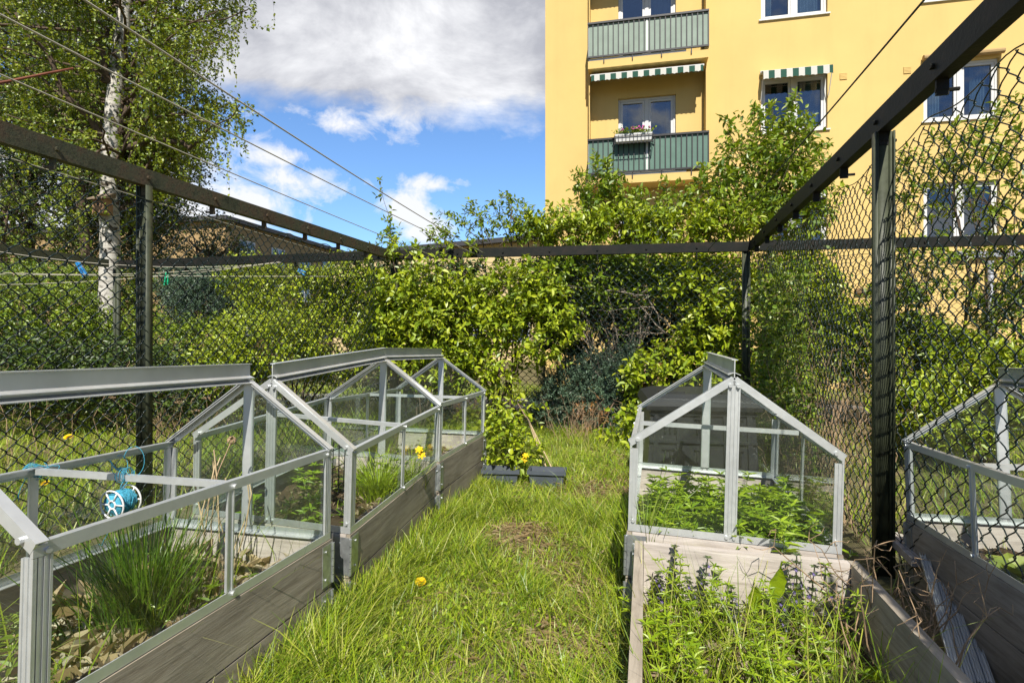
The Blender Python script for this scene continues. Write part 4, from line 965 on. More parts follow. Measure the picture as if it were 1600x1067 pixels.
def dry_bush(label, c, n, h, sp, seed_heads=0, group='tufts of dry stems'):
    e = empty('dry_stems', c, None, label, 'dry stems', group); m = MB(); hd = MB()
    for i in range(n):
        a = np.array(c) + np.array([rng.normal(0, sp), rng.normal(0, sp), 0]); hh = h * rng.uniform(.4, 1.1)
        b = a + np.array([rng.normal(0, .3), rng.normal(0, .3), 1]) * hh
        p = branch_path(a, b, 6, .3, ); m.tube(p, np.linspace(.0032, .0012, 6), 4)
        for q in range(3):
            s_ = p[rng.integers(2, 6)]; m.tube(branch_path(s_, s_ + rdir(1)[0] * np.array([1, 1, .7]) * hh * rng.uniform(.15, .35), 4, .3), np.linspace(.0018, .0008, 4), 3)
        if i < seed_heads:
            for q in range(26): d_ = rdir(1)[0] * np.array([.04, .04, .012]); m.disc(p[-1] + d_, (0, 0, 1), .006, 5, .006)
    m.build('stalk', M['deadtwig'], e, world=True)
dry_bush('tangle of dry stems at the foot of the near left fence post', G(262, 690) * np.array([1, 1, 0]) , 46, .55, .16, 5)
dry_bush('dry brown stems below the right fence, behind the right cold frame', RA * np.array([1, 1, 0]) + gy * 1.5 + gx * .05, 34, .6, .2)
dry_bush('dry grass stalks at the foot of the yew behind the planters', P(915, 715, 6.6) * np.array([1, 1, 0]), 55, .5, .2)
dry_bush('dry stalks leaning on the fence behind the cold frame beyond the mesh', P(1290, 715, 5.4) * np.array([1, 1, 0]), 80, .95, .25)
dry_bush('bent dry stems hanging over the plank at the right front', local('F', Wf + .03, .95, -.20), 36, .34, .10)
dry_bush('a few dry seed stalks in front of the far left mesh', G(60, 740) * np.array([1, 1, 0]), 14, 1.0, .35, 2)
dry_bush('dry stalks with flat seed heads beyond the left fence', P(350, 640, 7.0) * np.array([1, 1, 0]), 26, 1.15, .3, 16)

def birch():
    D0 = 11.0
    tp = [(176, 640), (171, 480), (172, 400), (172, 330), (173, 260), (177, 180), (187, 80), (197, 0), (207, -150), (214, -330), (222, -520)]
    path = np.array([P(x, y, D0) for x, y in tp]); path[0, 2] = -.1
    e = empty('birch_tree', path[0] * np.array([1, 1, 0]), None, 'weeping birch with white trunk and drooping twigs beyond the left fence', 'birch tree')
    m = MB(); tt = np.linspace(0, len(tp) - 1, 44)
    pp = np.stack([np.interp(tt, np.arange(len(tp)), path[:, i]) for i in range(3)], 1) + rng.normal(size=(44, 3)) * .008
    rr_ = np.interp(tt, np.arange(len(tp)), [.24, .18, .175, .17, .175, .15, .13, .115, .095, .07, .04]); m.tube(pp, rr_, 14); m.build('trunk', M['birch'], e, True, world=True)
    lm = MB(); f = Foliage()
    def xb(y): return np.interp(y, [-400, -150, -40, 0, 50, 100, 150, 200, 260, 330, 400], [450, 470, 455, 432, 400, 398, 418, 432, 396, 362, 335])
    fixed = [[(190, 190, 0), (225, 110, .3), (262, 50, .5), (285, -20, .6)], [(180, 150, 0), (150, 60, -.4), (130, -20, -.6)], [(172, 225, 0), (110, 160, -.6), (70, 80, -.9), (20, 20, -1.2)],
             [(176, 235, 0), (250, 215, -.3), (300, 230, -.5), (335, 195, -.6)], [(170, 215, 0), (110, 185, .5), (60, 150, .8)], [(174, 345, 0), (215, 312, .2), (245, 290, .3)], [(178, 250, 0), (245, 265, .4), (275, 235, .6), (330, 215, .8)]]
    lims = []
    for L_ in fixed:
        pts = np.array([P(x, y, D0 + dd) for x, y, dd in L_]); t_ = np.linspace(0, len(pts) - 1, 12); q = np.stack([np.interp(t_, np.arange(len(pts)), pts[:, i]) for i in range(3)], 1) + rng.normal(size=(12, 3)) * .03
        lm.tube(q, np.linspace(.075, .022, 12), 7); lims.append(q)
    for i in range(150):
        ty = rng.uniform(-420, 330); src = P(np.interp(ty, [-520, 640], [222, 172]), ty, D0)
        ey = ty + rng.uniform(-170, 30); 
        lim = xb(max(ey, -400)); ex = rng.uniform(-230, lim - 30) if rng.random() < .72 else rng.uniform(120, lim - 20)
        dd = rng.normal(0, 1.4); tgt = P(ex, ey, D0 + dd)
        q = branch_path(src, tgt, 9, .16, .05); lm.tube(q, np.linspace(.034, .009, 9), 5); lims.append(q)
    lm.build('branch', M['bark'], e, True, world=True)
    A = []; 
    for q in lims:
        k = 31; t_ = rng.uniform(.2, 1, k) ** .8 * (len(q) - 1); A.append(np.stack([np.interp(t_, np.arange(len(q)), q[:, i]) for i in range(3)], 1) + rng.normal(size=(k, 3)) * .18)
    A = np.concatenate(A)
    px = CX + A[:, 0] / A[:, 1] * F_PX; py = HZ - (A[:, 2] - EYE) / A[:, 1] * F_PX
    tpx = np.interp(py, [t_[1] for t_ in tp][::-1], [t_[0] for t_ in tp][::-1])
    keep = (px < xb(py + 25)) & (py < 395) & ~((np.abs(px - tpx) < 34) & (A[:, 1] < D0 + .1) & (rng.random(len(A)) < .9)); A = A[keep]; n = len(A)
    # short leafy spurs and long pendulous twigs
    D = unit(rdir(n) * .8 + np.array([0, 0, -.15])); f.twigs(A, D, rng.uniform(.2, .45, n), 12, .07, .054, .5, .002, False)
    sel = rng.random(n) < .55; B = A[sel]; nb = len(B); ln = rng.uniform(.35, 1.25, nb)
    out = unit(np.stack([rng.normal(0, 1, nb), rng.normal(0, 1, nb), np.zeros(nb)], 1)); mm = 9; u = np.linspace(0, 1, mm)
    PTS = B[:, None] + out[:, None] * (.22 * np.sin(u * 1.57))[None, :, None] * ln[:, None, None] - np.array([0, 0, 1.])[None, None] * (u ** 1.35)[None, :, None] * ln[:, None, None]
    f.strands(PTS, np.linspace(.0022, .0010, mm))
    nl = 24; uu = rng.uniform(.08, 1, (nb, nl)); ii = uu * (mm - 1); i0 = np.minimum(ii.astype(int), mm - 2); fr = (ii - i0)[..., None]
    bi = np.arange(nb)[:, None]; LP = PTS[bi, i0] * (1 - fr) + PTS[bi, i0 + 1] * fr
    LD = unit(rdir(nb * nl) * .9 + np.array([0, 0, -.75])); N = unit(rdir(nb * nl) + np.array([0, -.4, .5]))
    f.add(*leaf4_geo(LP.reshape(-1, 3), LD, N, .066 * rng.uniform(.6, 1.2, nb * nl), .048))
    # drooping branch at the right edge, hanging free against the sky
    f.build(e, M['lf_birch'], M['bark'], 'crown')
    return path
bpath = birch()
def far_tree(label, c, rx, rz, n, lm, L=.1, dep=None, trunk_to=.5, group='trees behind the birch'):
    c = np.array(c); e = empty('leafy_tree', c * np.array([1, 1, 0]), None, label, 'tree', group); f = Foliage(); m = MB()
    m.tube(branch_path(c * np.array([1, 1, 0]), c, 8, .06), np.linspace(.2, .07, 8), 8)
    for i in range(6):
        cc = c + rdir(1)[0] * np.array([rx, (dep or rx), rz]) * .5; A, D = blob_anchors(cc, (rx * .62, (dep or rx) * .6, rz * .58), n // 6, .35)
        A[:, 2] = np.maximum(A[:, 2], .3); f.twigs(A, unit(D + np.array([0, 0, .2])), rng.uniform(.3, .6, len(A)), 8, L, L * .7, .3, .006, False)
        for j in range(6): m.tube(branch_path(c * np.array([1, 1, .6 + rng.random() * .4]), A[rng.integers(len(A))], 6, .15), np.linspace(.06, .015, 6), 5)
    m.build('trunk', M['bark'], e, True, world=True); f.build(e, M[lm], M['bark'], 'crown')
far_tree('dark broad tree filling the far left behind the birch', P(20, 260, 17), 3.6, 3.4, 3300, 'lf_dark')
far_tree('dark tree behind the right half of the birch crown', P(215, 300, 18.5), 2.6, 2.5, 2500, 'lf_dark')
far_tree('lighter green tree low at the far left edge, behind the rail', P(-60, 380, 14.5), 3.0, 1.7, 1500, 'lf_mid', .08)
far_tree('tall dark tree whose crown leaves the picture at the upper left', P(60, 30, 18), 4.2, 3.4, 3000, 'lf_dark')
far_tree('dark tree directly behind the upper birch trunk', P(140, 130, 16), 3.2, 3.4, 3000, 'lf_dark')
far_tree('small dark tree before the beige house', P(330, 395, 16), 1.0, .9, 330, 'lf_dark', .08)

# nest box on the birch trunk
c = P(162, 322, 10.72); e = empty('nest_box', c, Matrix.Rotation(R(-12), 3, 'Z'), 'small wooden nest box on the white birch trunk', 'nest box')
m = MB(); m.box((-.13, -.12, -.17), (.13, .08, .12)); m.build('box', M['boxwood'], e)
m = MB(); m.add([(-.18, -.19, .09), (.18, -.19, .09), (.18, .10, .165), (-.18, .10, .165), (-.18, -.19, .115), (.18, -.19, .115), (.18, .10, .27), (-.18, .10, .27)], MB.BQ); m.build('roof', M['beam'], e)
m = MB(); m.disc((0, -.121, .01), (0, 1, 0), .03, 16, .006); m.build('entrance_hole', M['blackm'], e)
c = P(164, 350, 10.74); ring = MB(); a_ = np.linspace(0, 2 * math.pi, 25); ring.tube(np.stack([.055 * np.cos(a_), 0 * a_, .055 * np.sin(a_)], 1) + c, .02, 8, False)
tag(ring.build('plastic_ring', M['whitep'], None, True), 'white plastic ring on the birch trunk under the nest box', 'ring')

# ------------------------------------------------------------------ grass
BEDS = ['A', 'B', 'C', 'D', 'E', 'F']
def bed_inside(x, y, marg=0.0):
    r = np.zeros(len(x), bool)
    for k in BEDS:
        p, rr_ = POSE[k]; a = R(rr_[0]); dx, dy = x - p[0], y - p[1]
        lx = dx * math.cos(a) + dy * math.sin(a); ly = -dx * math.sin(a) + dy * math.cos(a)
        r |= (lx > -.012 - marg) & (lx < Wf + .012 + marg) & (ly > -.012 - marg) & (ly < Lf + .012 + marg)
    return r
def blades(B, h, w, lean, curv, az=None):
    """curved three-segment blades"""
    n = len(B); az = rng.uniform(0, 2 * math.pi, n) if az is None else az
    d = np.stack([np.cos(az), np.sin(az), np.zeros(n)], 1); x = np.stack([-np.sin(az), np.cos(az), np.zeros(n)], 1)
    rot = rng.normal(0, .7, n); x = x * np.cos(rot)[:, None] + d * np.sin(rot)[:, None]
    V = []
    for t, ww in ((0, 1), (.38, .85), (.74, .5), (1, 0)):
        out = lean * t + curv * t * t; up = t * (1 - .30 * np.clip(lean + curv, 0, 1.6) * t)
        c = B + d * (h * out)[:, None] + np.array([0, 0, 1.]) * (h * up)[:, None]
        if ww: V += [c - x * (w * ww / 2)[:, None], c + x * (w * ww / 2)[:, None]]
        else: V.append(c)
    V = np.stack(V, 1); base = np.arange(n)[:, None, None] * 7
    Qd = (base + np.array([[0, 1, 3, 2], [2, 3, 5, 4]])).reshape(-1, 4); T = (base[:, :, 0:1] + np.array([[4, 5, 6]])).reshape(-1, 3)
    return V.reshape(-1, 3), T, Qd
class Blades:
    def __init__(s): s.v = []; s.t = []; s.q = []; s.n = 0
    def add(s, V, T, Q): s.v.append(V); s.t.append(T + s.n); s.q.append(Q + s.n); s.n += len(V)
    def build(s, name, mat, parent=None): return link(name, raw_mesh(name, w2l(np.concatenate(s.v), parent), np.concatenate(s.t), mat, False, np.concatenate(s.q)), parent)
BARE = [(MOUND, .31, 1.0), (G(925, 920), .21, .93), (G(880, 1010), .22, .82), (G(958, 1000), .22, .88), (G(945, 775), .28, .78), (G(830, 800), .15, .6), (G(930, 805), .13, .6), (G(690, 840), .11, .5)]
def scatter(n, x0, x1, y0, y1):
    x = rng.uniform(x0, x1, n); y = rng.uniform(y0, y1, n); return x, y
def vnoise(x, y, f=1.0, s=0): return .5 + .25 * (np.sin(x * 2.3 * f + s) * np.sin(y * 2.9 * f + 1.3 * s) + np.sin(x * 5.1 * f + y * 3.3 * f + s) * .6 + np.sin(y * 6.7 * f - x * 4.1 * f + 2 * s) * .4)
gs = Blades()
# mown path between the beds
def lawn(n, xr, yr, hmin, hmax, wmin, wmax, cond=None, bare=True, dens_noise=.55):
    x, y = scatter(n, *xr, *yr); k = ~bed_inside(x, y)
    if cond is not None: k &= cond(x, y)
    v = vnoise(x, y, 1.4, 2); k &= rng.random(n) < (1 - dens_noise) + dens_noise * v * 1.5
    if bare:
        for c, r_, s_ in BARE: k &= rng.random(n) > s_ * np.exp(-(((x - c[0]) ** 2 + (y - c[1]) ** 2) / r_ ** 2) ** 1.5)
    x, y = x[k], y[k]; m_ = len(x); v = vnoise(x, y, 1.1, 5)
    h = rng.uniform(hmin, hmax, m_) * (.55 + .9 * v) * rng.uniform(.6, 1.15, m_)
    B = np.stack([x, y, ground_h(x, y) - .004 + .05 * gauss_patch(x, y, MOUND, .2)], 1)
    az = rng.uniform(0, 2 * math.pi, m_) * .85 + 9 * vnoise(x, y, 1.7, 9); tf = np.clip(vnoise(x * 2.2, y * 2.2, 1.5, 4) - .5, 0, 1); h *= .85 + 2.6 * tf
    gs.add(*blades(B, h, rng.uniform(wmin, wmax, m_), rng.uniform(.05, .6, m_), rng.uniform(.1, .9, m_), az))
in_yard = lambda x, y: ((x - RA[0]) * gx[0] + (y - RA[1]) * gx[1] < .05) & ((x - LC[0]) * bo[0] + (y - LC[1]) * bo[1] < .3)
lawn(70000, (-1.3, 1.0), (1.25, 4.0), .05, .15, .003, .0062, in_yard)
lawn(52000, (-1.6, 2.6), (3.6, 7.4), .06, .17, .004, .007, in_yard)
# longer fringe along the boards of the left row
for k, n, x_ in (('A', 5200, Wf), ('B', 4200, Wf), ('C', 2600, Wf), ('D', 1500, 0), ('F', 900, 0)):
    ly = rng.uniform(-.1, Lf + .1, n); off = np.abs(rng.normal(0, .14, n)) + .015; sgn = 1 if x_ > 0 else -1
    pts = np.array([local(k, x_ + sgn * o, yv, 0) for o, yv in zip(off, ly)]); pts[:, 2] = 0
    kk = ~bed_inside(pts[:, 0], pts[:, 1]); pts = pts[kk]; m_ = len(pts)
    h = rng.uniform(.10, .30, m_) * np.exp(-off[kk] * 2.2) * (.75 if k in 'CDF' else 1)
    gs.add(*blades(pts, h, rng.uniform(.003, .006, m_), rng.uniform(.05, .5, m_), rng.uniform(.1, .9, m_)))
tag(gs.build('grass', M['grass']), kind='stuff')
gs = Blades()
lawn(46000, (-9, -1.2), (2.2, 10.5), .08, .24, .006, .011, lambda x, y: (x - LA[0]) * -gx[0] + (y - LA[1]) * -gx[1] > -.15, False)
lawn(16000, (-6, 4), (6.6, 8.7), .08, .24, .006, .011, lambda x, y: (x - LC[0]) * bo[0] + (y - LC[1]) * bo[1] > .2, False)
lawn(20000, (-8, 8), (10.6, 13.6), .08, .2, .01, .016, None, False)
lawn(22000, (1.5, 7), (1.0, 9), .07, .2, .005, .010, lambda x, y: ((x - RA[0]) * gx[0] + (y - RA[1]) * gx[1] > .12) & ((y - 9) < 0), False)
tag(gs.build('grass', M['grass']), kind='stuff')
# clover and small broad leaves in the turf
f = Foliage(); n = 9000; x, y = scatter(n, -1.3, 1.2, 1.4, 6.6); k = ~bed_inside(x, y) & in_yard(x, y) & (vnoise(x, y, 1.3, 3) > .42)
for c, r_, s_ in BARE: k &= rng.random(n) > s_ * np.exp(-(((x - c[0]) ** 2 + (y - c[1]) ** 2) / r_ ** 2))
x, y = x[k], y[k]; B = np.stack([x, y, ground_h(x, y) + rng.uniform(.01, .07, len(x))], 1)
f.add(*leaf_geo(B, unit(rdir(len(x)) * np.array([1, 1, .25])), unit(rdir(len(x)) * .4 + np.array([0, 0, 1.])), rng.uniform(.012, .032, len(x)), rng.uniform(.010, .024, len(x))))
tag(f.build(None, M['lf_weed'], M['bark'], 'clover'), kind='stuff')
# dead straw lying on the bare patches
f = Foliage(); Bs = []
for c, r_, s_ in BARE:
    n = int(650 * s_ * (min(r_, .26) / .2) ** 2); Bs.append(np.stack([rng.normal(c[0], r_ * .75, n), rng.normal(c[1], r_ * .75, n)], 1))
n = 5000; Bs.append(np.stack(scatter(n, -1.2, 1.2, 1.5, 6.4), 1)); B = np.concatenate(Bs); k = ~bed_inside(B[:, 0], B[:, 1]) & in_yard(B[:, 0], B[:, 1]); B = B[k]
B = np.concatenate([B, (ground_h(B[:, 0], B[:, 1]) + .006 + .05 * gauss_patch(B[:, 0], B[:, 1], MOUND, .2) + rng.uniform(0, .02, len(B)))[:, None]], 1); n = len(B)
f.add(*leaf4_geo(B, unit(rdir(n) * np.array([1, 1, .12])), unit(rdir(n) * .3 + np.array([0, 0, 1.])), rng.uniform(.03, .11, n), rng.uniform(.002, .006, n)))
tag(f.build(None, M['straw'], M['bark'], 'straw_litter'), kind='stuff')

# ------------------------------------------------------------------ plants in and around the beds
def tuft(name, label, c, n, hmin, hmax, w, sp, mat, lean=(.05, .5), curv=(.0, .6), cat='plant', stalks=0, flowers=None, group=None):
    e = empty(name, c, None, label, cat, group); b = Blades(); r_ = np.abs(rng.normal(0, 1, n)) * sp; a = rng.uniform(0, 6.283, n)
    B = np.array(c) + np.stack([r_ * np.cos(a), r_ * np.sin(a), np.zeros(n)], 1)
    b.add(*blades(B, rng.uniform(hmin, hmax, n) * rng.uniform(.6, 1.1, n), rng.uniform(.7, 1.3, n) * w, rng.uniform(*lean, n), rng.uniform(*curv, n), a + rng.normal(0, .6, n)))
    b.build('foliage', mat, e); return e
def flower_head(m, c, r, nrm=(0, -.3, 1), layers=3, k=12):
    nrm = unit(np.array(nrm, float)); x = unit(np.cross(nrm, (0.2, 1, .1))); y = np.cross(nrm, x)
    for L_ in range(layers):
        rr_ = r * (1 - L_ * .27); nn = max(6, k - L_ * 2)
        for i in range(nn):
            a = i * 6.283 / nn + L_ * .4; d = x * math.cos(a) + y * math.sin(a); t = np.cross(nrm, d); lift = .18 + .25 * L_
            p0 = np.array(c) + nrm * L_ * r * .1; p1 = p0 + d * rr_ + nrm * rr_ * lift
            m.add([p0 - t * r * .07, p0 + t * r * .07, p1 + t * r * .22, p1 - t * r * .22], [(0, 1, 2, 3)])
ch = tuft('chives', 'large clump of green chives in the left front bed', local('A', .46, .62, -.15), 620, .28, .56, .0050, .07, M['chive'], (.0, .32), (.0, .45))
m = MB()
for i in range(9):
    a = local('A', .44 + rng.normal(0, .05), .98 + rng.normal(0, .05), -.15); b = a + np.array([rng.normal(.02, .06), rng.normal(0, .06), rng.uniform(.35, .58)]); m.tube(branch_path(a, b, 6, .1), .003, 5)
m.build('dry_stalk', M['cane'], ch, world=True)
m = MB(); c = P(362, 688, 2.25); 
for q in range(60): d_ = rdir(1)[0] * .016; m.disc(c + d_, d_, .004, 5, .002)
m.tube(branch_path(local('A', .52, .72, -.15), c, 6, .08), .002, 5); m.build('seed_head', M['deadtwig'], ch, world=True)
pp_ = tuft('poppy', 'leafy yellow poppy clump behind the glass in the middle bed of the left row', local('B', .60, .72, -.10), 330, .16, .42, .0065, .06, M['lf_weed'], (.05, .5), (.1, .8), cat='poppy')
tuft('grass_tuft', 'thin grass tuft beside the poppies in the middle left bed', local('B', .72, .92, -.10), 160, .18, .40, .0045, .04, M['grass'], (.05, .4), (.1, .6))
for px, py in ((655, 703), (659, 712), ):
    m = MB(); c = P(px, py, 3.15); flower_head(m, c, .024, (0, -.7, .7), 2, 6); fl = m.build('blossom', M['yellow'], pp_, world=True)
    m = MB(); m.tube(branch_path(local('B', .6, .72, -.1), c, 6, .1), .0018, 5); m.build('stem', M['lf_weed'], pp_, world=True)
tuft('grass_tuft', 'fresh grass tuft at the left corner inside the right cold frame', local('D', .07, .10, -.17), 210, .18, .52, .0045, .05, M['grass'], (.0, .35), (.0, .5))
def whorled(e_or_none, pts, hmin, hmax, L, Wd, mat, name, lean=.25, gapz=.035, kind=None, parent=None, stemw=.0016, per=6):
    """upright stems with whorls of narrow leaves"""
    f = Foliage()
    for c in pts:
        h = rng.uniform(hmin, hmax); top = np.array(c) + np.array([rng.normal(0, lean), rng.normal(0, lean), 1]) * h; p = branch_path(c, top, 8, .12)
        f.strands(p[None], np.full(8, stemw)); k = max(3, int(h / gapz)); t = np.linspace(.15, 1, k)
        C = np.stack([np.interp(t, np.linspace(0, 1, 8), p[:, i]) for i in range(3)], 1); nb = k * per
        a = np.tile(np.arange(per) * 6.283 / per, k) + np.repeat(np.arange(k) * .5, per); s_ = np.repeat(.65 + .5 * np.sin(t * 2.6), per)
        D = unit(np.stack([np.cos(a), np.sin(a), rng.uniform(.05, .7, nb)], 1)); f.add(*leaf_geo(np.repeat(C, per, 0), D, unit(np.array([0, 0, 1.]) + rng.normal(size=(nb, 3)) * .3), L * s_ * rng.uniform(.7, 1.2, nb), Wd * s_))
    o = f.build(parent, mat, mat, name)
    if kind: tag(o, kind=kind)
    return o
def bedpts(k, n, x0, x1, y0, y1, z): return [local(k, rng.uniform(x0, x1), rng.uniform(y0, y1), z) for _ in range(n)]
whorled(None, bedpts('D', 185, .05, .76, .06, 1.0, -.18), .09, .25, .050, .013, M['lf_weed'], 'weeds', kind='stuff')
whorled(None, bedpts('D', 60, .40, .76, .05, .6, -.18), .12, .31, .055, .015, M['lf_weed'], 'weeds', kind='stuff')
whorled(None, bedpts('F', 75, .06, .74, .1, 1.14, -.26), .07, .27, .034, .008, M['lf_weed'], 'weeds', kind='stuff')
whorled(None, bedpts('A', 24, .05, .76, .05, 1.12, -.17), .06, .2, .045, .012, M['lf_mid'], 'weeds', kind='stuff')
whorled(None, bedpts('B', 34, .06, .70, .08, 1.1, -.12), .05, .17, .05, .016, M['lf_weed'], 'weeds', kind='stuff')
def ferny(label, c, n, L_, mat):
    e = empty('yarrow', c, None, label, 'yarrow', 'ferny plants in the left front bed'); f = Foliage()
    for i in range(n):
        a = rng.uniform(0, 6.28); top = np.array(c) + np.array([math.cos(a) * .6, math.sin(a) * .6, rng.uniform(.4, 1)]) * L_ * rng.uniform(.6, 1.1); p = branch_path(c, top, 14, .12); f.strands(p[None], np.linspace(.0018, .0006, 14))
        for s_ in (-1, 1):
            d = unit(top - np.array(c)); sd = unit(np.cross(d, (0, 0, 1))) * s_; q = p[3:]; k = len(q); w_ = np.sin(np.linspace(.5, 3.0, k))
            for rep in range(2): f.add(*leaf4_geo(q, unit(sd + d * .5 + rng.normal(size=(k, 3)) * .25), np.tile([0, 0, 1.], (k, 1)), .035 * w_ + .006, .008))
    f.build(e, mat, mat)
ferny('ferny yarrow in the left front bed, left of the chives', local('A', .20, .38, -.16), 12, .24, M['lf_mid'])
ferny('small ferny yarrow at the near end of the left front bed', local('A', .55, .16, -.16), 12, .17, M['lf_mid'])
def broad(name, label, c, specs, mat, L, Wd, cat, group=None, stalk=.1, six=True):
    """rosette: list of (azimuth, lift) leaves on stalks"""
    e = empty(name, c, None, label, cat, group); f = Foliage()
    for a, lift, s_ in specs:
        d = np.array([math.cos(a), math.sin(a), lift]); tip = np.array(c) + unit(d) * stalk * s_; p = branch_path(c, tip, 4, .08); f.strands(p[None], np.full(4, .0022))
        D = unit(np.array([math.cos(a), math.sin(a), lift * .35])); 
        for j in range(3 if six else 1):
            aa = a + (j - 1) * 1.15 if six else a; D = unit(np.array([math.cos(aa), math.sin(aa), lift * .4])); f.add(*leaf_geo(tip[None], D[None], unit(np.array([[rng.normal(0, .2), -.35, 1.]])), np.array([L * s_]), np.array([Wd * s_]), .25, .22))
    f.build(e, mat, mat); return e
for (x_, y_), lb_ in zip(((.20, .10), (.36, .08), (.12, .35), (.45, .30)), ('strawberry plant pressed against the glass at the near left of the right cold frame', 'strawberry plant beside the middle post inside the right cold frame', 'strawberry plant in the left half of the right cold frame, set back', 'strawberry plant in the shade behind the middle post of the right cold frame')):
    broad('strawberry_plant', lb_, local('D', x_, y_, -.17), [(rng.uniform(0, 6.28), rng.uniform(.5, 1.6), rng.uniform(.7, 1.15)) for _ in range(9)], M['lf_weed'], .07, .062, 'strawberry', 'strawberry plants in the right cold frame', .14)
broad('young_plant', 'seedling with bright yellow-green leaves in the middle bed of the left row', local('B', .38, .10, -.10), [(0.3, 1, .9), (2.2, .9, .8), (3.9, 1.1, 1), (5.2, 1.2, .7)], M['lf_lettuce'], .05, .035, 'seedling', None, .08)
broad('young_plant', 'small vine seedling on the soil beside the black trellis', local('B', .22, .16, -.10), [(0.3, 1.4, .9), (2.2, 1.9, 1.3), (3.9, 1.1, 1), (5.2, 1.8, 1.5)], M['lf_weed'], .045, .034, 'seedling', None, .10)
for (x_, y_), lb_ in zip(((.16, .30), (.14, .60), (.34, .42)), ('yellow lettuce nearest the camera behind the right mesh', 'yellow lettuce farther back in the bed behind the right mesh', 'yellow lettuce in the middle of the bed behind the right mesh')):
    broad('lettuce', lb_, local('E', x_, y_, -.09), [(rng.uniform(0, 6.28), rng.uniform(.4, 2.4), rng.uniform(.7, 1.2)) for _ in range(16)], M['lf_lettuce'], .085, .085, 'lettuce', 'lettuces in the bed beyond the fence', .045)
# purple bugle spikes and dandelion leaves in the open bed
def bugle(label, base, top, n=9):
    e = empty('bugle', base, None, label, 'flower', 'purple bugle flowers in the open bed'); f = Foliage(); p = branch_path(base, top, 8, .06); f.strands(p[None], np.full(8, .0024)); fl = MB()
    t = np.linspace(.25, 1, n)
    for i, tt in enumerate(t):
        c = np.array([np.interp(tt, np.linspace(0, 1, 8), p[:, j]) for j in range(3)])
        for q in range(5):
            a = q * 1.257 + i * .6; D = np.array([math.cos(a), math.sin(a), .35]); f.add(*leaf_geo(c[None], unit(D)[None], np.array([[0, 0, 1.]]), np.array([.030 * (1.2 - .5 * tt)]), np.array([.020 * (1.2 - .5 * tt)])))
            if q % 2 == i % 2 and tt < .95 and rng.random() < .8:
                pc = c + unit(D) * .014 + np.array([0, 0, .004]); flower_head(fl, pc, rng.uniform(.0045, .0075), D, 1, 5)
    f.build(e, M['bugleleaf'], M['bugleleaf']); fl.build('blossom', M['purple'], e, world=True)
M['bugleleaf'] = leafmat('bronze_leaf', [(.055, .06, .03), (.09, .13, .04), (.16, .22, .045)], .3)
bl = [((1055, 960), (1050, 848), 'tall purple bugle spike standing before the left half of the pale board'), ((1038, 965), (1030, 882), 'shorter bugle spike left of the tallest one by the pale board'), ((1095, 960), (1105, 858), 'bugle spike with bronze leaves below the middle post of the right cold frame'),
      ((1120, 955), (1126, 880), 'bugle spike just right of the bronze one below the middle post'), ((1085, 975), (1078, 895), 'low bugle spike between the two groups by the pale board'), ((1245, 980), (1244, 862), 'bugle spike standing before the right end of the pale board'), ((1262, 985), (1262, 885), 'bugle spike rightmost before the pale board'),
      ((1225, 1000), (1222, 930), 'low bugle spike beside the big dandelion leaf'), ((1150, 990), (1152, 905), 'bugle spike below the upright dandelion leaves'), ((1290, 1000), (1296, 915), 'bugle spike in the shade by the bed corner')]
for (bx, by), (tx, ty), lb_ in bl:
    d = (EYE - .16) * F_PX / (by - HZ) ; d = min(d, 2.2); base = P(bx, by, d); top = P(tx + rng.normal(0, 7), ty + rng.uniform(0, 14), d * rng.uniform(.96, 1.02)); bugle(lb_, base, top, int(rng.integers(6, 10)))
def long_leaf(label, base, tip, wd, mat='lf_weed', name='dandelion_leaf', grp='long dandelion leaves in the open bed'):
    base = np.array(base); tip = np.array(tip); n = 12; t = np.linspace(0, 1, n); d = tip - base; L_ = np.linalg.norm(d); c = base + d * t[:, None] + np.array([0, -.12, 0]) * (t ** 2)[:, None] * L_; s_ = unit(np.cross(d, (0, 1, .2)))
    ww = wd * np.sin(np.clip(t * 1.15, 0, 1) ** 1.6 * math.pi * .93 + .12) * (1 + .22 * (np.arange(n) % 2)); fz = np.array([0, 1., 0])
    V = np.concatenate([c - s_ * ww[:, None] / 2 - fz * wd * .15, c, c + s_ * ww[:, None] / 2 - fz * wd * .15]); m = MB()
    m.add(V, [(i + k * n, i + 1 + k * n, i + 1 + (k + 1) * n, i + (k + 1) * n) for k in (0, 1) for i in range(n - 1)]); o = m.build(name, M[mat]); tag(o, label, 'leaf', grp); return o
for b, t, d, wd, lb_ in (((1208, 960), (1214, 872), 2.02, .055, 'broad upright dandelion leaf, bright against the pale board'), ((1182, 965), (1173, 905), 2.0, .045, 'smaller dandelion leaf left of the upright bright one'), ((1218, 1075), (1212, 1030), 1.75, .05, 'dandelion leaf at the bottom edge below the purple flowers'),
                         ((1375, 1065), (1342, 1032), 1.7, .045, 'shaded dandelion leaf lying before the plank'), ((1395, 1062), (1418, 1008), 1.72, .045, 'dandelion leaf raised against the plank at the right front')):
    long_leaf(lb_, P(*b, d), P(*t, d * .98), wd)
gs = Blades()
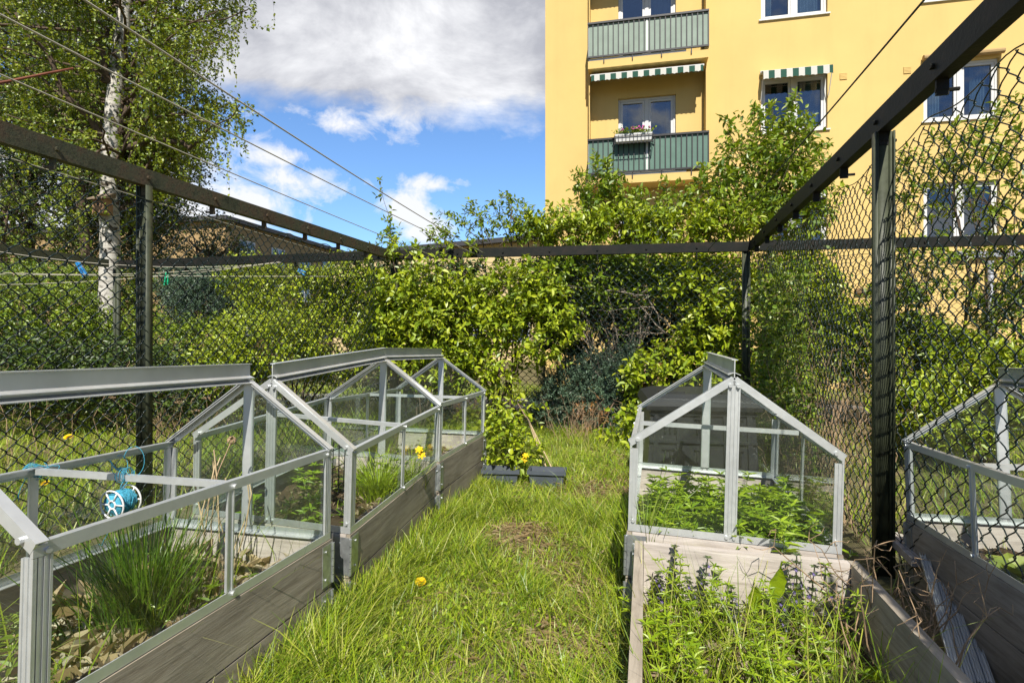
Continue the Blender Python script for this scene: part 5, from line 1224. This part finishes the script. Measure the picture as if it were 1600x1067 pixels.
for k, n, h0, h1, zz in (('F', 2000, .12, .50, -.25), ('A', 190, .12, .50, -.16), ('B', 110, .05, .2, -.11), ('E', 60, .05, .15, -.1)):
    B = np.array(bedpts(k, n, .03, Wf - .03, .03, Lf - .03, zz)); 
    if k == 'F': kk = rng.random(n) < np.clip(1.25 - (np.array([(b - local('F', 0, 0, 0)) @ np.array(frame_rot(*POSE['F'][1]) @ Vector((1, 0, 0))) for b in B]) / Wf), .12, 1); B = B[kk]
    n = len(B); h1 = np.full(n, h1)
    if k == 'F': h1 = np.where(B[:, 1] > 1.95, .26, h1)
    gs.add(*blades(B, rng.uniform(h0, np.maximum(h1, h0 + .01), n) * rng.uniform(.5, 1, n), rng.uniform(.0025, .005, n), rng.uniform(.0, .5, n), rng.uniform(.0, .9, n)))
tag(gs.build('grass', M['grass']), kind='stuff')
def litter(k, n, x0, x1, y0, y1, z, s0, s1, mat):
    f = Foliage(); B = np.array(bedpts(k, n, x0, x1, y0, y1, z)); B[:, 2] += np.abs(rng.normal(0, .02, n)); f.add(*leaf_geo(B, unit(rdir(n) * np.array([1, 1, .3])), unit(rdir(n) * .55 + np.array([0, 0, 1.])), rng.uniform(s0, s1, n), rng.uniform(s0, s1, n) * .5, .4, .3)); tag(f.build(None, mat, mat, 'leaf_litter'), kind='stuff')
litter('A', 1500, .09, .70, .05, 1.14, -.14, .02, .075, M['palelitter']); litter('A', 1900, .10, .68, .05, 1.14, -.145, .03, .12, M['straw']); litter('B', 420, .08, .72, .05, 1.14, -.095, .015, .05, M['litter']); litter('F', 900, .10, .68, .05, 1.14, -.235, .03, .08, M['litter']); litter('C', 160, .04, .77, .05, 1.14, -.125, .02, .05, M['litter']); litter('E', 200, .04, .77, .05, 1.14, -.095, .02, .05, M['litter'])
# dandelions and bell flowers in the grass
def dandelion(label, c, r=.022, h=None):
    g_ = np.array(c) * np.array([1, 1, 0]); e = empty('dandelion', g_, None, label, 'dandelion', 'dandelion flowers in the grass'); m = MB(); m.tube(branch_path(g_, c, 5, .05), .0022, 6); m.build('stem', M['lf_weed'], e, world=True); m = MB(); flower_head(m, c, r, (.1, -.5, 1), 4, 18); m.build('blossom', M['yellow'], e, world=True)
dandelion('yellow dandelion flower in the grass path near the left front bed', P(657, 909, 2.62), .026)
dandelion('yellow dandelion flower beyond the left mesh, under the long ridge bar', P(107, 683, 4.4), .032)
dandelion('yellow dandelion flower low behind the left front frame', P(70, 755, 3.5), .024)
# leafy plant with yellow flowers beside the slate planters
c = G(800, 745); c[2] = 0
f_e = shrub('leafy_plant', 'bright leafy plant growing in front of the left slate planter', [(778, 690, 4.75, 26, 34, .14, 60), (815, 705, 4.7, 26, 26, .14, 44), (772, 655, 4.8, 14, 16, .1, 18)], c, 'lf_bright', L=.05, Wd=.034, nl=7, tl=(.06, .14), cat='plant', dens=1.1, stems=8, stem_r=.004)
for px, py in ((821, 712), (819, 719)):
    m = MB(); cc = P(px, py, 4.55); flower_head(m, cc, .026, (0, -.7, .7), 2, 6); m.build('blossom', M['yellow'], f_e, world=True); m = MB(); m.tube(branch_path(P(812, 745, 4.6), cc, 5, .1), .002, 5); m.build('stem', M['lf_weed'], f_e, world=True)

# ------------------------------------------------------------------ clotheslines, pegs, rod
def cable(name, label, pts, r, mat, sag=.0, cat='clothesline', group=None, ext=0):
    a, b = [np.array(p, float) for p in pts]; a = a + (a - b) / np.linalg.norm(b - a) * ext
    t = np.linspace(0, 1, 40)[:, None]; p = a + (b - a) * t; p[:, 2] -= sag * 4 * (t * (1 - t))[:, 0]
    m = MB(); m.tube(p, r, 6); o = m.build(name, M[mat], None, True); return tag(o, label, cat, group)
CG = 'clotheslines of the drying yard'
cable('clothesline', 'uppermost pale clothesline, crossing the birch crown and the open sky', (P(150, 0, 1.87), P(757, 396, 7.05)), .0042, 'line', .045, group=CG, ext=1.2)
cable('clothesline', 'pale clothesline second from the top, entering high at the left edge', (P(0, 15, 1.95), P(742, 397, 7.05)), .0040, 'line', .03, group=CG, ext=1.2)
cable('clothesline', 'pale clothesline third from the top, crossing the birch trunk', (P(0, 112, 2.4), P(672, 398, 7.1)), .0040, 'line', .02, group=CG, ext=1.2)
cable('clothesline', 'pale clothesline just under the left rail, passing the nest box', (P(0, 243, 3.5), P(520, 399, 7.6)), .0042, 'line', .0, group=CG, ext=1.0)
cable('clothesline', 'dark clothesline slanting across the yellow wall by the right rail', (P(1440, 0, 1.87), P(1107, 390, 6.7)), .0042, 'darkline', .02, group=CG, ext=1.0)
cable('clothesline', 'thin line lying along the mossy rail at the far left', (P(-40, 387, 6.3), P(452, 409, 7.7)), .004, 'line', .14, group=CG)
cable('clothesline', 'slack thin line carrying the blue peg at the far left', (P(-40, 424, 6.2), P(452, 407, 7.72)), .004, 'line', .10, group=CG)
cable('clothesline', 'lowest slack line beyond the left mesh, below the rail', (P(-40, 446, 6.2), P(420, 412, 7.74)), .004, 'line', .06, group=CG)
cable('clothesline', 'level thin line carrying the green peg', (P(-40, 428, 6.9), P(520, 432, 7.7)), .004, 'line', .01, group=CG)
def peg(label, top, bot, mat):
    e = empty('clothes_peg', top, None, label, 'clothes peg', 'clothes pegs on the lines'); top = np.array(top); bot = np.array(bot); sd = unit(np.cross(bot - top, (0, 1, 0)))
    for k in (-1, 1): m = MB(); m.bar(top + sd * .012 * k, bot + sd * .022 * k, .016, .03, (0, 1, 0)); m.build('leg', M[mat], e, world=True)
    m = MB(); q = top * .6 + bot * .4; m.tube([q - sd * .03, q + sd * .03], .014, 8); m.build('spring', M['galv'], e, world=True)
peg('blue clothes peg hanging on the slack line at the far left', P(121, 410, 6.8), P(134, 432, 6.8), 'blue')
peg('green clothes peg hanging right of the near left post', P(262, 425, 7.2), P(260, 446, 7.2), 'greenp')
peg('small blue peg before the bright shrub near the left corner', P(466, 422, 7.6), P(478, 428, 7.6), 'blue')
m = MB(); m.tube(branch_path(P(-120, 152, 3.2), P(113, 107.5, 3.7), 6, .01), np.linspace(.009, .007, 6), 8); m.tube([P(113, 107.5, 3.7), P(113.5, 107.4, 3.71)], .008, 8)
tag(m.build('iron_rod', M['rod'], None, True), 'thin rusty iron rod poking in at the upper left before the birch', 'rod')

# ------------------------------------------------------------------ twine spool on the tie bar
sp_c = local('A', .40, Lf / 2 - .02, HS - .085)
e = empty('twine_spool', sp_c, None, 'white spool of blue twine hanging from the bar of the left front frame', 'twine spool')
ax = unit(np.array([.22, .97, .06])); u_ = unit(np.cross(ax, (0, 0, 1))); v_ = np.cross(u_, ax)
for k, nm in ((-1, 'reel'), (1, 'reel')):
    m = MB(); cc = sp_c + ax * .032 * k; a_ = np.linspace(0, 2 * math.pi, 33)
    for r_ in (.046, .013): m.tube(cc + np.cos(a_)[:, None] * u_ * r_ + np.sin(a_)[:, None] * v_ * r_, .0030, 6, False)
    for q in range(6): a = q * math.pi / 3; m.tube([cc + (math.cos(a) * u_ + math.sin(a) * v_) * .013, cc + (math.cos(a) * u_ + math.sin(a) * v_) * .046], .0028, 6)
    m.build('reel', M['whitep'], e, True, world=True)
m = MB(); m.tube([sp_c - ax * .03, sp_c - ax * .015, sp_c + ax * .015, sp_c + ax * .03], [.030, .037, .038, .030], 20)
for q in range(150):
    a = rng.uniform(0, 6.28); w_ = rng.uniform(-.028, .028); r_ = .037 - abs(w_) * .2; a2 = a + rng.uniform(.5, 1.6); w2_ = np.clip(w_ + rng.normal(0, .012), -.03, .03); aa = np.linspace(a, a2, 7)
    m.tube(sp_c + np.linspace(w_, w2_, 7)[:, None] * ax + (np.cos(aa)[:, None] * u_ + np.sin(aa)[:, None] * v_) * (r_ + .0025), .0011, 4)
m.build('wound_twine', M['twine'], e, True, world=True)
m = MB(); tb = local('A', .40, Lf / 2 - .005, HS)
def loop(c, r1, r2, tilt, n=20, ph=0): a = np.linspace(ph, ph + 5.4, n); return c + np.stack([r1 * np.cos(a), tilt * np.cos(a), r2 * np.sin(a)], 1)
for q in range(7): m.tube(loop(tb + np.array([rng.normal(0, .008), rng.normal(0, .004), .0]), .006, .024, .018, ph=rng.uniform(0, 6)), .0011, 4)
m.tube(loop(tb + np.array([.028, 0, .045]), .028, .05, .01, ph=3.8), .0011, 5); m.tube(loop(tb + np.array([-.02, 0, .03]), .02, .035, .01, ph=2.8), .0011, 5); m.tube(branch_path(tb + np.array([-.02, 0, -.01]), tb + np.array([.03, 0, .0]), 5, .2), .0013, 5)
m.tube(branch_path(tb + np.array([0, 0, .0]), tb + np.array([-.06, .01, .045]), 6, .2), .002, 5); m.tube(branch_path(tb, sp_c + v_ * .045, 5, .1), .0013, 5); tl_ = MB(); tl_.tube(branch_path(sp_c + np.array([.02, -.04, -.03]), sp_c + np.array([-.05, -.03, -.13]), 8, .3), .0011, 4); tl_.build('string_end', M['twine'], e, True, world=True); m.tube(branch_path(tb + np.array([.02, 0, .0]), sp_c + v_ * .04, 6, .1), .0013, 5); m.build('string', M['twine'], e, True, world=True)
kn = local('A', .005, Lf / 2, HS - .01); m = MB()
for q in range(9): m.tube(loop(kn + rng.normal(size=3) * .008, .022, .020, .024, ph=rng.uniform(0, 6)), .0012, 4)
m.tube(branch_path(kn, kn + np.array([-.035, -.02, -.10]), 8, .3), .0012, 4); m.tube(branch_path(kn, kn + np.array([.07, 0, -.03]), 8, .35), .0012, 4); m.tube(branch_path(kn, kn + np.array([.085, 0, .004]), 8, .3), .0012, 4)
tag(m.build('string_knot', M['twine'], None, True), 'blue string knotted round the left end of the frame bar', 'string')

# ------------------------------------------------------------------ trellis in the middle bed
e = empty('trellis', local('B', .30, .10, -.10), None, 'small black wire trellis in the middle left bed, behind the frame corner', 'trellis')
def tp(px, py, d=2.86): return P(px, py, d)
m = MB()
for x0, x1 in ((521, 519), (530, 529), (540, 536)): m.tube([tp(x1, 768), tp(x0, 690)], .0032, 6)
m.build('upright', M['blackm'], e, world=True)
m = MB()
for y_ in (700, 727, 757): m.tube([tp(516, y_ + 6, 2.87), tp(546, y_ - 7, 2.87)], .0028, 6)
m.build('crossbar', M['blackm'], e, world=True)

# ------------------------------------------------------------------ composter behind the right frame
e = empty('composter', P(1098, 720, 3.95) * np.array([1, 1, 0]), Matrix.Rotation(R(-9), 3, 'Z'), 'dark grey plastic composter with slotted front behind the right cold frame', 'composter')
hw = .40; HT = .70
m = MB(); b0, b1 = hw, hw * .90
def ring_(w_, z, d0=-.0, dd=.72): return [(-w_, d0 + (hw - w_) * .5, z), (w_, d0 + (hw - w_) * .5, z), (w_, d0 + dd - (hw - w_) * .5, z), (-w_, d0 + dd - (hw - w_) * .5, z)]
V = ring_(b0, 0) + ring_(b1, HT); m.add(V, [(0, 1, 5, 4), (1, 2, 6, 5), (2, 3, 7, 6), (3, 0, 4, 7), (4, 5, 6, 7)])
def fy(z): return (hw - (b0 + (b1 - b0) * z / HT)) * .5
for x_ in np.linspace(-hw * .86, hw * .86, 5):                                   # stiffening ribs
    m.bar((x_ * .99, fy(.02) - .008, .02), (x_ * .93, fy(HT) - .008, HT - .03), .035, .016, (0, -1, 0))
for z in (.02, .24, .46, HT - .04): m.bar((-hw * .93, fy(z) - .008, z + .012), (hw * .93, fy(z) - .008, z + .012), .02, .018)
m.build('body', M['bin'], e)
m = MB()
for cx_ in (-.225, .0, .225):
    for z in (.06, .28, .50):
        for q in (-1, 0, 1): m.box((cx_ + q * .035 - .006, fy(z) - .0105, z + .03), (cx_ + q * .035 + .006, fy(z) - .0015, z + .125))
        m.box((cx_ - .058, fy(z) - .0110, z + .132), (cx_ + .058, fy(z) - .0015, z + .142))
m.build('vent_slot', M['blackm'], e)
m = MB(); r1 = hw * .99; lid = []
for w_, z in ((r1, HT + .0), (r1 + .012, HT + .03), (r1 - .01, HT + .085), (r1 - .10, HT + .115)): lid += ring_(w_, z, -.03, .78)
m.add(lid, [(4 * k + i, 4 * k + (i + 1) % 4, 4 * k + 4 + (i + 1) % 4, 4 * k + 4 + i) for k in range(3) for i in range(4)] + [(12, 13, 14, 15)])
m.box((-.30, .02, HT + .086), (-.12, .10, HT + .132)); m.box((.14, .02, HT + .086), (.30, .10, HT + .132)); l_ = m.build('lid', M['bin'], e)

# ------------------------------------------------------------------ slate planters and canes
def planter(label, px, py, rot):
    c = G(px, py); c[2] = .0
    e = empty('window_planter', c, Matrix.Rotation(R(rot), 3, 'Z'), label, 'planter', 'slate grey planters by the back fence'); L2, W2, H2 = .145, .08, .14
    m = MB(); o = [(-L2 * .88, -W2 * .8, 0), (L2 * .88, -W2 * .8, 0), (L2 * .88, W2 * .8, 0), (-L2 * .88, W2 * .8, 0), (-L2, -W2, H2), (L2, -W2, H2), (L2, W2, H2), (-L2, W2, H2)]
    i_ = [(x * .95, y * .92, z + (.03 if z == 0 else 0)) for x, y, z in o]; m.add(o + i_, [(0, 3, 2, 1)] + [(i, (i + 1) % 4, 4 + (i + 1) % 4, 4 + i) for i in range(4)] + [(8, 9, 10, 11)] + [(8 + (i + 1) % 4, 8 + i, 12 + i, 12 + (i + 1) % 4) for i in range(4)] + [(4 + i, 4 + (i + 1) % 4, 12 + (i + 1) % 4, 12 + i) for i in range(4)]); m.build('trough', M['planter'], e)
    m = MB()
    for (a, b) in (((-L2 - .012, -W2 - .012), (L2 + .012, -W2 - .002)), ((-L2 - .012, W2 + .002), (L2 + .012, W2 + .012)), ((-L2 - .012, -W2 - .0015), (-L2 - .002, W2 + .0015)), ((L2 + .002, -W2 - .0015), (L2 + .012, W2 + .0015))): m.box((*a, H2 - .025), (*b, H2 + .004))
    m.build('rim', M['planter'], e)
    m = MB(); m.add([(-L2 * .92, -W2 * .88, H2 - .05), (L2 * .92, -W2 * .88, H2 - .05), (L2 * .92, W2 * .88, H2 - .05), (-L2 * .92, W2 * .88, H2 - .05)], [(0, 1, 2, 3)]); m.build('soil', M['soil'], e); return c
planter('slate grey planter on the left, half hidden by the leafy plant', 783, 758, -4)
pc = planter('slate grey planter on the right, with canes leaning out of it', 855, 760, -9)
for i, (bx, by, tx, ty, d1, lb_) in enumerate(((852, 736, 824, 652, 5.7, 'bamboo cane leaning leftmost out of the right planter'), (856, 737, 826, 655, 5.6, 'bamboo cane in the middle of those leaning from the planter'), (865, 737, 822, 650, 5.75, 'bamboo cane starting farthest right in the planter'), (822, 652, 808, 628, 6.3, 'dark old cane leaning on the back fence above the planter'))):
    d0 = 4.72 if i < 3 else 5.75
    m = MB(); a, b = P(bx, by, d0), P(tx, ty, d1); m.tube(branch_path(a, b, 6, .01), np.linspace(.006, .0045, 6), 7)
    for q in (.3, .6, .85): c = a + (b - a) * q; m.tube([c - unit(b - a) * .004, c + unit(b - a) * .004], .0072, 7)
    tag(m.build('cane', M['cane'] if i < 3 else M['deadtwig'], None, True), lb_, 'cane')

# ------------------------------------------------------------------ things beyond the right fence
GP = 'aluminium profiles beyond the right fence'
for i, (dx, lb_) in enumerate(((0, 'leftmost aluminium profile of the bundle leaning outside the right fence'), (11, 'second aluminium profile of the leaning bundle, counted from the fence post'), (21, 'second to last aluminium profile of the bundle, near the dark bed'), (31, 'rightmost aluminium profile of the leaning bundle, nearest the dark bed'))):
    a = P(1443 + dx, 868 + (i % 2) * 3, 2.50); b = P(1503 + dx * 1.5, 1082, 1.93); d = unit(b - a); sd = unit(np.cross(d, (0, 0, 1))); n_ = np.cross(sd, d); m = MB()
    for q, (o1, o2, w_, h_) in enumerate(((0, 0, .033, .002), (-.0155, .009, .002, .016), (.0155, .009, .002, .016), (-.005, .006, .002, .010), (.005, .006, .002, .010))):
        m.bar(a + sd * o1 + n_ * o2, b + sd * o1 + n_ * o2, w_, h_, n_)
    tag(m.build('aluminium_profile', M['alu']), lb_, 'profile', GP)
a, b = P(1396, 838, 2.90), P(1440, 880, 2.52); m = MB(); d = unit(b - a); m.bar(a, b, .08, .035); m.bar(a + np.array([-.008, 0, .0205]), b + np.array([-.008, 0, .0205]), .012, .006); m.bar(a + np.array([.016, 0, .0205]), b + np.array([.016, 0, .0205]), .012, .006)
tag(m.build('grooved_plank', M['wood_x']), 'short pale grooved plank behind the foot of the near right post', 'plank')
e = empty('post_box', P(1412, 600, 8.6) * np.array([1, 1, 0]), Matrix.Rotation(R(-12), 3, 'Z'), 'rusty red box on a post, half hidden by shrubs before the yellow wall', 'post box')
m = MB(); m.box((-.16, -.1, .62), (.16, .1, 1.28)); m.box((-.165, -.105, 1.2805), (.165, .12, 1.31)); m.build('box', M['redpaint'], e); m = MB(); m.box((-.12, -.108, .9), (.12, -.1005, .93)); m.box((-.14, -.106, .66), (.14, -.1005, .86)); m.build('front_door', M['redpaint'], e); m = MB(); m.box((-.04, -.04, -.05), (.04, .04, .619)); m.build('post', M['rail'], e)
